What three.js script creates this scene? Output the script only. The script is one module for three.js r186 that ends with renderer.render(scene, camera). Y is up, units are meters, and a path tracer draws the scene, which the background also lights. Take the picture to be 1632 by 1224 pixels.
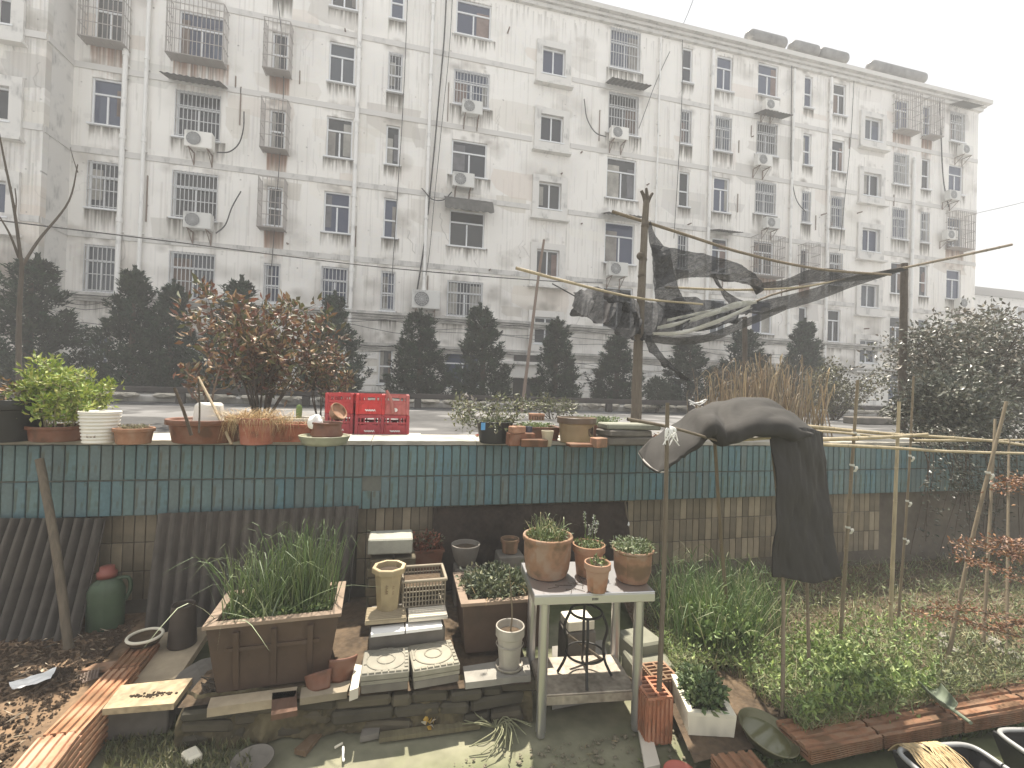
import * as THREE from 'three';
import { mergeGeometries, mergeVertices } from 'three/addons/utils/BufferGeometryUtils.js';
import { ConvexGeometry } from 'three/addons/geometries/ConvexGeometry.js';

// ---------------------------------------------------------------- camera, sky, sun, exposure
const scene = new THREE.Scene();
const V = (x, y, z) => new THREE.Vector3(x, y, z);
const rad = d => d * Math.PI / 180;
const camera = new THREE.PerspectiveCamera(79.18, 4 / 3, 0.05, 900);
camera.position.set(0, 2.05, 0);
camera.rotation.set(rad(0.55), rad(-13.9), rad(1.79), 'YXZ');
camera.updateMatrixWorld(true);
scene.add(camera);

const SUN = V(Math.sin(rad(6)) * Math.cos(rad(66)), Math.sin(rad(66)), -Math.cos(rad(6)) * Math.cos(rad(66)));
{
  const w = 512, h = 256, data = new Float32Array(w * h * 4), d = new THREE.Vector3();
  for (let j = 0; j < h; j++) for (let i = 0; i < w; i++) {
    const el = ((j + .5) / h - .5) * Math.PI, az = ((i + .5) / w - .5) * 2 * Math.PI;
    d.set(Math.cos(el) * Math.cos(az), Math.sin(el), Math.cos(el) * Math.sin(az));
    const t = Math.max(0, Math.sin(el)), a = Math.acos(Math.min(1, Math.max(-1, d.dot(SUN))));
    const k = 0.50 * (1 + 0.35 * Math.exp(-a / 0.6));
    const o = (j * w + i) * 4;
    data[o] = (0.885 - 0.15 * t) * k; data[o + 1] = (0.890 - 0.13 * t) * k; data[o + 2] = (0.895 - 0.09 * t) * k; data[o + 3] = 1;
  }
  const sky = new THREE.DataTexture(data, w, h, THREE.RGBAFormat, THREE.FloatType);
  sky.mapping = THREE.EquirectangularReflectionMapping; sky.magFilter = THREE.LinearFilter; sky.minFilter = THREE.LinearFilter;
  sky.colorSpace = THREE.LinearSRGBColorSpace; sky.needsUpdate = true;
  scene.background = sky; scene.environment = sky;
}
const sun = new THREE.DirectionalLight(new THREE.Color(1, 0.925, 0.81), 5);
sun.position.copy(SUN).multiplyScalar(60).add(V(6, 0, -8)); sun.target.position.set(6, 0, -8);
sun.castShadow = true; sun.shadow.radius = 2; sun.shadow.mapSize.set(4096, 4096);
Object.assign(sun.shadow.camera, { left: -45, right: 45, top: 40, bottom: -40, near: 1, far: 160 });
scene.add(sun, sun.target);
scene.fog = new THREE.FogExp2(new THREE.Color(0.93, 0.94, 0.95), 0.007);

const renderer = new THREE.WebGLRenderer({ antialias: true });
renderer.setSize(1024, 768);
renderer.toneMapping = THREE.LinearToneMapping;
renderer.toneMappingExposure = 2.35;
renderer.shadowMap.enabled = true;

// ---------------------------------------------------------------- helpers: random, noise, places
let seed = 7;
function rnd() { seed |= 0; seed = seed + 0x6D2B79F5 | 0; let t = Math.imul(seed ^ seed >>> 15, 1 | seed); t = t + Math.imul(t ^ t >>> 7, 61 | t) ^ t; return ((t ^ t >>> 14) >>> 0) / 4294967296; }
const R = (a, b) => a + (b - a) * rnd();
const pick = a => a[Math.floor(rnd() * a.length)];
const clamp = (x, a, b) => Math.min(b, Math.max(a, x)), lerp = (a, b, t) => a + (b - a) * t;
const sstep = (a, b, x) => { const t = clamp((x - a) / (b - a), 0, 1); return t * t * (3 - 2 * t); };
function hash(x, y, s) { let h = Math.imul(x | 0, 374761393) + Math.imul(y | 0, 668265263) + Math.imul(s | 0, 1442695041) | 0; h = Math.imul(h ^ h >>> 13, 1274126177); return ((h ^ h >>> 16) >>> 0) / 4294967296; }
function vnoise(x, y, p, s) {                       // repeats every p cells
  const x0 = Math.floor(x), y0 = Math.floor(y), fx = x - x0, fy = y - y0, u = fx * fx * (3 - 2 * fx), v = fy * fy * (3 - 2 * fy), m = a => ((a % p) + p) % p;
  return lerp(lerp(hash(m(x0), m(y0), s), hash(m(x0 + 1), m(y0), s), u), lerp(hash(m(x0), m(y0 + 1), s), hash(m(x0 + 1), m(y0 + 1), s), u), v);
}
function fbm(u, v, p, oct, s) { let a = 0, w = .5, t = 0; for (let o = 0; o < oct; o++) { a += w * vnoise(u * p, v * p, p, s + o); t += w; w *= .5; p *= 2; } return a / t; }
// the camera's line through a spot of the picture (1632 x 1224), cut with the plane y = h or z = d
const FPX = 740;
function ray(px, py) { return V((px - 816) / FPX, (612 - py) / FPX, -1).applyQuaternion(camera.quaternion); }
function G(px, py, h = 0) { const d = ray(px, py), t = (h - 2.05) / d.y; return V(0, 2.05, 0).addScaledVector(d, t); }
function Z(px, py, z) { const d = ray(px, py), t = z / d.z; return V(0, 2.05, 0).addScaledVector(d, t); }
const FWD = V(0, 0, -1).applyQuaternion(camera.quaternion);
const D = p => (p.x * FWD.x + (p.y - 2.05) * FWD.y + p.z * FWD.z);
const M = (len, p) => len * D(p) / FPX;             // so many picture pixels at p, in metres
const back = (p, r) => { const d = V(p.x, 0, p.z).normalize(); return p.clone().addScaledVector(d, r); };

// ---------------------------------------------------------------- textures and materials
function tex(size, period, fn, srgb = false) {
  const data = new Uint8Array(size * size * 4);
  for (let j = 0; j < size; j++) for (let i = 0; i < size; i++) {
    const c = fn(i / size, j / size), o = (j * size + i) * 4;
    for (let k = 0; k < 3; k++) { let x = clamp(Array.isArray(c) ? c[k] : c, 0, 1); if (srgb) x = x <= .0031308 ? x * 12.92 : 1.055 * Math.pow(x, 1 / 2.4) - .055; data[o + k] = Math.round(x * 255); }
    data[o + 3] = 255;
  }
  const t = new THREE.DataTexture(data, size, size, THREE.RGBAFormat, THREE.UnsignedByteType);
  t.wrapS = t.wrapT = THREE.RepeatWrapping; t.magFilter = THREE.LinearFilter; t.minFilter = THREE.LinearMipmapLinearFilter; t.generateMipmaps = true;
  if (srgb) t.colorSpace = THREE.SRGBColorSpace;
  t.repeat.set(1 / period, 1 / period); t.needsUpdate = true; return t;
}
const mix3 = (a, b, t) => [lerp(a[0], b[0], t), lerp(a[1], b[1], t), lerp(a[2], b[2], t)];
// greyscale relief and tint maps that many materials share; colours multiply them
const T = {
  grime: tex(512, 1.3, (u, v) => { const a = fbm(u, v, 4, 5, 1), b = fbm(u, v, 24, 3, 9); const k = clamp(.62 + .62 * (a - .42) + .22 * (b - .5), .2, 1); return [k, k * .985, k * .96]; }, true),
  soil2: tex(512, .9, (u, v) => { const a = fbm(u, v, 5, 5, 111), s = fbm(u, v * .2, 40, 3, 113), c = fbm(u, v, 50, 2, 115); const k = clamp(.80 + .5 * (a - .45) + .2 * (c - .5), .3, 1); return mix3([k, k, k], [.62, .46, .30], .75 * sstep(.5, .68, s) * sstep(.4, .6, a)); }, true),
  light: tex(512, 2.3, (u, v) => { const a = fbm(u, v, 5, 5, 101), s = fbm(u, v * .15, 60, 2, 103); const k = .92 - .5 * sstep(.5, .75, a) * s; return [k, k * .985, k * .96]; }, true),
  fine: tex(256, .45, (u, v) => fbm(u, v, 10, 4, 21)),
  coarse: tex(512, 1.7, (u, v) => fbm(u, v, 8, 6, 33)),
  clay: tex(512, .6, (u, v) => { const a = fbm(u, v, 5, 5, 41), b = fbm(u, v, 30, 2, 43); const w = sstep(.5, .72, a), d = sstep(.46, .3, a); const base = [.78 + .22 * b, .60 + .2 * b, .50 + .18 * b]; return mix3(mix3(base, [1, 1, 1], w * .8), [.42, .40, .32], d * .75); }, true),
  wood: tex(512, .5, (u, v) => { const g = fbm(u * 1, v * .12, 40, 3, 51), n = fbm(u, v, 4, 3, 55); const k = .55 + .35 * g + .25 * (n - .5); return [k, k * .96, k * .9]; }, true),
  soil: tex(1024, 1.6, (u, v) => { const a = fbm(u, v, 6, 7, 61), b = fbm(u, v, 60, 2, 67); const k = .35 + .75 * (a - .2) + .4 * (b - .5); return [k, k * .9, k * .78]; }, true),
  moss: tex(1024, 3.1, (u, v) => { const a = fbm(u, v, 4, 6, 71), b = fbm(u, v, 40, 3, 77); const m = sstep(.38, .56, a); return mix3(mix3([.15, .145, .095], [.25, .24, .16], b), mix3([.06, .075, .028], [.13, .145, .06], b), m * .9); }, true),
  road: tex(1024, 9, (u, v) => { const a = fbm(u, v, 6, 6, 81), b = fbm(u, v, 90, 2, 87), c = fbm(u, v, 14, 4, 84); const k = .05 + .05 * sstep(.42, .7, a) + .035 * (b - .5) + .10 * sstep(.5, .64, c); return [k * 1.02, k, k * .98]; }, true),  // worn patches that also paint sun and shadow streaks into the road colour
};
const mats = {};
function mat(name, color, opt = {}) {
  const key = name + JSON.stringify(color); if (mats[key]) return mats[key];
  const { phys, map, bump, bs = .002, rough = .85, ...rest } = opt;
  const m = new (phys ? THREE.MeshPhysicalMaterial : THREE.MeshStandardMaterial)({ roughness: rough, side: THREE.DoubleSide, ...rest });
  m.color.setRGB(...color); if (map) m.map = map; if (bump) { m.bumpMap = bump; m.bumpScale = bs; }
  m.name = name; return mats[key] = m;
}
const variants = (name, color, n, amt, opt) => Array.from({ length: n }, (_, i) => { const k = 1 + amt * (i / (n - 1 || 1) - .5) * 2, w = 1 + .25 * amt * ((i * 7 % n) / n - .5); return mat(name + i, [color[0] * k * w, color[1] * k, color[2] * k / w], opt); });
const MT = {
  concrete: mat('concrete', [.42, .40, .355], { map: T.grime, bump: T.fine, bs: .004 }),
  paleStone: mat('pale stone', [.60, .56, .48], { map: T.light, bump: T.fine, bs: .003 }),
  darkConcrete: mat('dark concrete', [.24, .22, .19], { map: T.grime, bump: T.coarse, bs: .012 }),
  mortar: mat('mortar', [.17, .145, .11], { map: T.grime, bump: T.fine, bs: .003 }),
  terracotta: mat('terracotta', [.34, .225, .155], { map: T.clay, bump: T.fine, bs: .002, rough: .9 }),
  terraOld: mat('weathered terracotta', [.285, .21, .15], { map: T.clay, bump: T.fine, bs: .002, rough: .95 }),
  terraRed: mat('red terracotta', [.38, .17, .12], { map: T.clay, bump: T.fine, bs: .002, rough: .8 }),
  brownPot: mat('brown pot', [.17, .085, .055], { map: T.clay, bump: T.fine, bs: .002, rough: .55 }),
  brownTrough: mat('brown trough', [.11, .07, .047], { map: T.grime, bump: T.coarse, bs: .006, rough: .75 }),
  hollowBrick: mat('hollow brick', [.38, .21, .125], { map: T.clay, bump: T.fine, bs: .003, rough: .92 }),
  blackPlastic: mat('black plastic', [.022, .022, .022], { rough: .5, bump: T.fine, bs: .001 }),
  whitePlastic: mat('white plastic', [.80, .78, .72], { rough: .5, map: T.light }),
  foam: mat('foam', [.74, .70, .58], { rough: .9, map: T.light, bump: T.fine, bs: .002 }),
  steel: mat('stainless steel', [.56, .55, .55], { metalness: .88, rough: .34, bump: T.coarse, bs: .0006 }),
  blackMetal: mat('black metal', [.03, .028, .025], { metalness: .3, rough: .5 }),
  soil: mat('soil', [.27, .195, .13], { map: T.soil, bump: T.coarse, bs: .05, rough: 1 }),
  darkSoil: mat('dark soil', [.15, .115, .08], { map: T.soil, bump: T.coarse, bs: .05, rough: 1 }),  // darker soil copy; on the right bed its colour carries the shade
  potSoil: mat('pot soil', [.10, .075, .05], { map: T.soil, bump: T.fine, bs: .01, rough: 1 }),
  bamboo: mat('bamboo', [.50, .43, .29], { map: T.wood, rough: .6 }),
  oldBamboo: mat('old bamboo', [.26, .215, .15], { map: T.wood, rough: .75 }),
  stake: mat('stake', [.19, .16, .12], { map: T.wood, rough: .85 }),
  bark: mat('bark', [.115, .09, .07], { map: T.wood, bump: T.fine, bs: .01, rough: 1 }),
  greyBark: mat('grey bark', [.13, .11, .09], { map: T.wood, bump: T.fine, bs: .012, rough: 1 }),
  rubber: mat('rubber', [.044, .040, .035], { rough: .9, bump: T.fine, bs: .002, map: T.grime }),
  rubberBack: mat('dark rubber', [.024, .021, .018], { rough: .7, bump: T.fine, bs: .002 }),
  wire: mat('wire', [.03, .03, .03], { rough: .7 }),
  tieWhite: mat('tie', [.55, .54, .48], { rough: .9 }),
  white: mat('white', [.8, .79, .76], { rough: .8 }),
  pvc: mat('white pipe', [.84, .84, .83], { rough: .5, map: T.light }),
  frame: mat('window frame', [.72, .73, .74], { rough: .45 }),
  alu: mat('aluminium bars', [.50, .50, .50], { rough: .5, metalness: .3 }),
  rust: mat('rusty bars', [.20, .15, .12], { rough: .9 }),
  leaf: mat('leaf', [1, 1, 1], { vertexColors: true, rough: .6, phys: true, transmission: .28, thickness: 0 }),
  needle: mat('conifer spray', [1, 1, 1], { vertexColors: true, rough: .8 }),
  gloss: mat('glossy leaf', [1, 1, 1], { vertexColors: true, rough: .45, phys: true, transmission: .2, thickness: 0 }),
  dry: mat('dry stalk', [1, 1, 1], { vertexColors: true, rough: .9 }),
};

// ---------------------------------------------------------------- geometry helpers
function clean(g) {
  if (g.index) g = g.toNonIndexed();
  for (const k of Object.keys(g.attributes)) if (!['position', 'normal', 'uv', 'color'].includes(k)) g.deleteAttribute(k);
  if (!g.attributes.normal) g.computeVertexNormals();
  return g;
}
function boxUV(g, flip = false) {                    // uv in metres from the face's main direction
  const p = g.attributes.position, n = p.count, uv = new Float32Array(n * 2), a = V(), b = V(), c = V(), o1 = R(0, 3), o2 = R(0, 3);
  for (let i = 0; i < n; i += 3) {
    a.fromBufferAttribute(p, i); b.fromBufferAttribute(p, i + 1); c.fromBufferAttribute(p, i + 2);
    const nx = b.clone().sub(a).cross(c.clone().sub(a)), ax = Math.abs(nx.x), ay = Math.abs(nx.y), az = Math.abs(nx.z);
    [a, b, c].forEach((q, k) => {
      let s, t; if (ax >= ay && ax >= az) { s = q.z; t = q.y; } else if (ay >= az) { s = q.x; t = q.z; } else { s = q.x; t = q.y; }
      if (flip) [s, t] = [t, s];
      uv[(i + k) * 2] = s + o1; uv[(i + k) * 2 + 1] = t + o2;
    });
  }
  g.setAttribute('uv', new THREE.BufferAttribute(uv, 2)); return g;
}
const cache = {};
function cbox(w, h, d, c = .004) {                    // box with chamfered edges, centred
  const key = [w, h, d, c].map(x => x.toFixed(4)).join(); if (cache[key]) return cache[key].clone();
  const pts = [], x = w / 2, y = h / 2, z = d / 2; c = Math.min(c, w / 3, h / 3, d / 3);
  for (const a of [-1, 1]) for (const b of [-1, 1]) for (const e of [-1, 1]) pts.push(V(a * (x - c), b * (y - c), e * z), V(a * (x - c), b * y, e * (z - c)), V(a * x, b * (y - c), e * (z - c)));
  const g = new ConvexGeometry(pts); return (cache[key] = clean(g)).clone();
}
function wob(g, amt, f = 9, s = 0) {                  // uneven surface; the same spot moves the same way
  const p = g.attributes.position;
  for (let i = 0; i < p.count; i++) { const x = p.getX(i), y = p.getY(i), z = p.getZ(i); p.setXYZ(i, x + amt * Math.sin(f * y + 1.7 * f * z + s), y + amt * .6 * Math.sin(f * 1.3 * x + f * z + 2 * s), z + amt * Math.sin(f * x * 1.1 - f * y + 3 * s)); }
  g.computeVertexNormals(); return g;
}
class MB {
  constructor() { this.l = []; }
  add(g, x = 0, y = 0, z = 0, rx = 0, ry = 0, rz = 0) { g = clean(g); if (rx || ry || rz) g.applyMatrix4(new THREE.Matrix4().makeRotationFromEuler(new THREE.Euler(rx, ry, rz, 'YXZ'))); g.translate(x, y, z); this.l.push(g); return this; }
  box(w, h, d, x, y, z, ry = 0, rx = 0, rz = 0, c = 0) { return this.add(c ? cbox(w, h, d, c) : new THREE.BoxGeometry(w, h, d), x, y, z, rx, ry, rz); }
  bar(a, b, r0, r1 = r0, seg = 8) { const d = b.clone().sub(a), L = d.length(), g = new THREE.CylinderGeometry(r1, r0, L, seg, 1); g.applyQuaternion(new THREE.Quaternion().setFromUnitVectors(V(0, 1, 0), d.normalize())); const m = a.clone().lerp(b, .5); return this.add(g, m.x, m.y, m.z); }
  path(pts, r, seg = 6, n = 0) { const c = new THREE.CatmullRomCurve3(pts); return this.add(new THREE.TubeGeometry(c, n || pts.length * 4, r, seg, false)); }
  taper(pts, r0, r1, seg = 6, wobble = 0) {           // a limb that thins along its way
    const c = new THREE.CatmullRomCurve3(pts), n = pts.length * 4, g = new THREE.TubeGeometry(c, n, 1, seg, false), p = g.attributes.position, q = V();
    for (let i = 0; i < p.count; i++) { const t = Math.floor(i / (seg + 1)) / n, o = c.getPointAt(clamp(t, 0, 1)); q.fromBufferAttribute(p, i).sub(o).multiplyScalar(lerp(r0, r1, t) * (1 + wobble * Math.sin(t * 37 + i % (seg + 1) * 2.1))); p.setXYZ(i, o.x + q.x, o.y + q.y, o.z + q.z); }
    g.computeVertexNormals(); return this.add(g);
  }
  lathe(prof, seg = 28, x = 0, y = 0, z = 0, sx = 1, sz = 1) { const g = new THREE.LatheGeometry(prof.map(q => new THREE.Vector2(q[0], q[1])), seg); g.scale(sx, 1, sz); if (sx !== 1 || sz !== 1) g.computeVertexNormals(); return this.add(g, x, y, z); }
  geo(flip) { const g = this.l.length > 1 ? mergeGeometries(this.l.map(x => { if (!x.attributes.uv) boxUV(x, flip); return x; })) : this.l[0]; return boxUV(g, flip); }
  build(name, m, parent, label, flip) { return part(name, this.geo(flip), m, parent, label); }
}
// closed sheet of a given thickness over fn(u, v)
function sheet(fn, nu, nv, th = 0) {
  const P = [], N = [], e = 1e-3;
  for (let j = 0; j <= nv; j++) for (let i = 0; i <= nu; i++) {
    const u = i / nu, v = j / nv, p = fn(u, v), a = fn(Math.min(1, u + e), v).sub(fn(Math.max(0, u - e), v)), b = fn(u, Math.min(1, v + e)).sub(fn(u, Math.max(0, v - e)));
    P.push(p); N.push(a.cross(b).normalize());
  }
  const pos = [], id = (i, j) => j * (nu + 1) + i, put = (...q) => q.forEach(x => pos.push(x.x, x.y, x.z));
  const Q = th ? P.map((p, k) => p.clone().addScaledVector(N[k], -th)) : null;
  for (let j = 0; j < nv; j++) for (let i = 0; i < nu; i++) {
    const a = id(i, j), b = id(i + 1, j), c = id(i + 1, j + 1), d = id(i, j + 1);
    put(P[a], P[b], P[c], P[a], P[c], P[d]);
    if (th) put(Q[a], Q[c], Q[b], Q[a], Q[d], Q[c]);
  }
  if (th) {
    const edge = (a, b) => put(P[a], Q[a], Q[b], P[a], Q[b], P[b]);
    for (let i = 0; i < nu; i++) { edge(id(i, 0), id(i + 1, 0)); edge(id(i + 1, nv), id(i, nv)); }
    for (let j = 0; j < nv; j++) { edge(id(0, j + 1), id(0, j)); edge(id(nu, j), id(nu, j + 1)); }
  }
  let g = new THREE.BufferGeometry(); g.setAttribute('position', new THREE.BufferAttribute(new Float32Array(pos), 3));
  const parts = g; g = mergeVertices(parts, 1e-5); g.computeVertexNormals(); return clean(g);
}
const along = pts => { const c = new THREE.CatmullRomCurve3(pts, false, 'centripetal'); return t => c.getPoint(clamp(t, 0, 1)); };

// leaves: each one a folded pair of triangles with its own tint
class Leaves {
  constructor() { this.p = []; this.c = []; }
  put(at, dir, side, len, wid, col, fold = .25) {
    const d = dir, s = side, n = V().crossVectors(d, s).normalize(), m = at.clone().addScaledVector(d, len * .45), up = n.multiplyScalar(wid * fold);
    const t = at.clone().addScaledVector(d, len), l = m.clone().addScaledVector(s, wid / 2).add(up), r = m.clone().addScaledVector(s, -wid / 2).add(up);
    for (const q of [at, r, t, at, t, l]) this.p.push(q.x, q.y, q.z);
    for (let k = 0; k < 6; k++) this.c.push(...col);
  }
  rand(at, out, len, wid, col, spread = 1) {
    const d = V(out.x + R(-spread, spread), out.y + R(-spread, spread), out.z + R(-spread, spread)).normalize(), s = V(R(-1, 1), R(-1, 1), R(-1, 1)).cross(d).normalize();
    this.put(at, d, s, len, wid, col);
  }
  blade(pts, w, col) {                                 // a long leaf along pts, tapering
    const c = along(pts), n = 7, side = V(R(-1, 1), 0, R(-1, 1)).normalize();
    for (let i = 0; i < n; i++) {
      const a = c(i / n), b = c((i + 1) / n), wa = w * (1 - Math.pow(i / n, 2.5)), wb = w * (1 - Math.pow((i + 1) / n, 2.5));
      const a1 = a.clone().addScaledVector(side, wa / 2), a2 = a.clone().addScaledVector(side, -wa / 2), b1 = b.clone().addScaledVector(side, wb / 2), b2 = b.clone().addScaledVector(side, -wb / 2);
      for (const q of [a1, a2, b2, a1, b2, b1]) this.p.push(q.x, q.y, q.z);
      for (let k = 0; k < 6; k++) this.c.push(...col);
    }
  }
  geo() {
    const g = new THREE.BufferGeometry(); g.setAttribute('position', new THREE.BufferAttribute(new Float32Array(this.p), 3)); g.setAttribute('color', new THREE.BufferAttribute(new Float32Array(this.c), 3));
    g.computeVertexNormals(); return g;
  }
  build(name, m, parent, label) { return part(name, this.geo(), m, parent, label); }
}
const tint = (c, a = .35) => { const k = 1 + R(-a, a), w = R(-.08, .08); return [c[0] * k * (1 + w), c[1] * k, c[2] * k * (1 - w)]; };

// ---------------------------------------------------------------- things, parts, setting
const taken = {};
function numbered(n) { const k = taken[n] = (taken[n] ?? -1) + 1; return k ? n + '_' + String(k).padStart(3, '0') : n; }
function part(name, g, m, parent, label) { const o = new THREE.Mesh(g, m); o.name = name; o.castShadow = o.receiveShadow = true; if (label) o.userData.label = label; if (parent) parent.add(o); return o; }
function tag(o, label, category, group) { o.userData.label = label; o.userData.category = category; if (group) o.userData.group = group; return o; }
function thing(name, label, category, p = V(), turn = 0, group) { const o = new THREE.Group(); o.name = numbered(name); o.position.copy(p); o.rotation.y = turn; tag(o, label, category, group); scene.add(o); return o; }
function single(name, g, m, label, category, p, group) { const o = part(numbered(name), g, m, scene); if (p) o.position.copy(p); return tag(o, label, category, group); }
function struct(name, g, m) { const o = part(numbered(name), g, m, scene); o.userData.kind = 'structure'; return o; }
function stuff(o, label, category) { o.userData.kind = 'stuff'; if (label) tag(o, label, category); return o; }
// ================================================================= the setting
const ZF = -18.35, ZW = -4.26, YR = 1.5;              // facade, front of the garden wall, height of the road behind it
{
  // road: one sheet from behind the garden wall out to the horizon
  const g = new THREE.PlaneGeometry(600, 400, 60, 60); g.rotateX(-Math.PI / 2); g.translate(0, YR, -200 + ZW - .5);
  boxUV(g.toNonIndexed()); const gg = clean(g); boxUV(gg);
  struct('road', gg, mat('road surface', [1, 1, 1], { map: T.road, bump: T.coarse, bs: .006, rough: .95 }));
  // sunken yard
  const y = new MB(); y.add(sheet((u, v) => { const x = lerp(-16, 24, u), z = lerp(ZW - .05, 6, v); return V(x, -.012 + .016 * (fbm(x / 8 + 5, z / 8 + 5, 4, 4, 5) - .5), z); }, 110, 60));
  struct('yard_floor', y.geo(), mat('mossy yard', [1, 1, 1], { map: T.moss, bump: T.coarse, bs: .012, rough: .9 }));
}
// ================================================================= apartment building
const XJ = Z(118, 101, ZF).x, XR = Z(1557, 300, ZF).x;
const YROOF = Z(1300, 95, ZF + .35).y + .12;
const bld = thing('apartment_building', 'long grey-white six-storey apartment block with stained walls and barred windows', 'apartment building', V((XJ + XR) / 2, YR, ZF));
const BO = bld.position;
const L = p => p.clone().sub(BO);
const wins = [];                                      // {x, y, w, h, type, bars, z}
const COL = [
  { f: 3, b: [140, 258, 190, 333], t: 'T', fl: [1, 2, 3, 4, 5], bars: { 1: 1, 2: 1, 3: 1, 5: 2 } },
  { f: 3, b: [275, 275, 347, 350], t: 'T', fl: [1, 2, 3, 4, 5], bars: { 1: 1, 2: 1, 3: 1, 4: 1, 5: 2 }, awn: [4] },
  { f: 3, b: [425, 297, 450, 360], t: 'N', fl: [2, 3, 4, 5, 6], bars: { 2: 1, 3: 2, 4: 2, 5: 2, 6: 1 } },
  { f: 4, b: [520, 187, 562, 252], t: 'T', fl: [2, 3, 4, 5, 6], bars: { 2: 1 } },
  { f: 4, b: [615, 200, 637, 263], t: 'N', fl: [1, 2, 3, 4, 5, 6], bars: { 2: 1, 5: 1 } },
  { f: 4, b: [720, 225, 776, 282], t: 'T', fl: [1, 2, 3, 4, 5, 6], bars: { 2: 1, 5: 1 }, awn: [3], fab: 1 },
  { f: 4.5, b: [861, 185, 897, 227], t: 'S', fl: [1.5, 2.5, 3.5, 4.5, 5.5] },
  { f: 5, b: [970, 150, 1017, 215], t: 'T', fl: [2, 3, 4, 5, 6], bars: { 5: 1, 6: 1 }, awn: [5, 3] },
  { f: 5, b: [1085, 175, 1101, 231], t: 'N', fl: [1, 2, 3, 4, 5, 6], bars: { 5: 1, 3: 1 } },
  { f: 5, b: [1140, 186, 1165, 242], t: 'T', fl: [1, 2, 3, 4, 5, 6], bars: { 5: 1 }, awn: [3] },
  { f: 5, b: [1206, 196, 1238, 248], t: 'T', fl: [1, 2, 3, 4, 5, 6], bars: { 5: 1, 4: 1, 3: 2 }, awn: [5] },
  { f: 5, b: [1280, 213, 1293, 264], t: 'N', fl: [2, 3, 4, 5, 6], bars: { 4: 1, 3: 2 } },
  { f: 5, b: [1326, 223, 1346, 274], t: 'T', fl: [1, 2, 3, 4, 5, 6], bars: { 4: 1, 3: 1 } },
  { f: 4.5, b: [1374, 277, 1402, 313], t: 'S', fl: [1.5, 2.5, 3.5, 4.5, 5.5] },
  { f: 5, b: [1424, 245, 1447, 295], t: 'T', fl: [1, 2, 3, 4, 5, 6], bars: { 6: 2, 4: 1, 5: 1 } },
  { f: 5, b: [1469, 253, 1482, 302], t: 'N', fl: [2, 3, 4, 5, 6], bars: { 6: 2, 4: 1 } },
  { f: 5, b: [1512, 263, 1535, 310], t: 'T', fl: [2, 3, 4, 5, 6], bars: { 4: 2, 6: 1 }, awn: [6] },
];
for (const c of COL) {
  const p = Z((c.b[0] + c.b[2]) / 2, (c.b[1] + c.b[3]) / 2, ZF), ym = (c.b[1] + c.b[3]) / 2;
  const w = Math.abs(Z(c.b[2], ym, ZF).x - Z(c.b[0], ym, ZF).x), h = (c.b[3] - c.b[1]) * D(p) / FPX;
  for (const f of c.fl) wins.push({ x: p.x, y: p.y + 2.8 * (f - c.f), w, h, t: c.t, f, bars: c.bars?.[f] || 0, awn: c.awn?.includes(f), fab: c.fab, z: ZF });
}
// the stair bay that stands forward at the left
const dJ = ray(75, 57), ZL = XJ / dJ.x * dJ.z;
for (const [x1, y0, y1] of [[20, -2, 42], [16, 140, 195], [11, 290, 346]]) {
  const a = Z(x1 - 50, y0, ZL), b = Z(x1, y1, ZL), c = Z(x1, y0, ZL);
  wins.push({ x: (a.x + b.x) / 2, y: (c.y + b.y) / 2, w: b.x - a.x, h: c.y - b.y, t: 'S', f: 0, bars: 0, z: ZL, bay: true });
}
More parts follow.
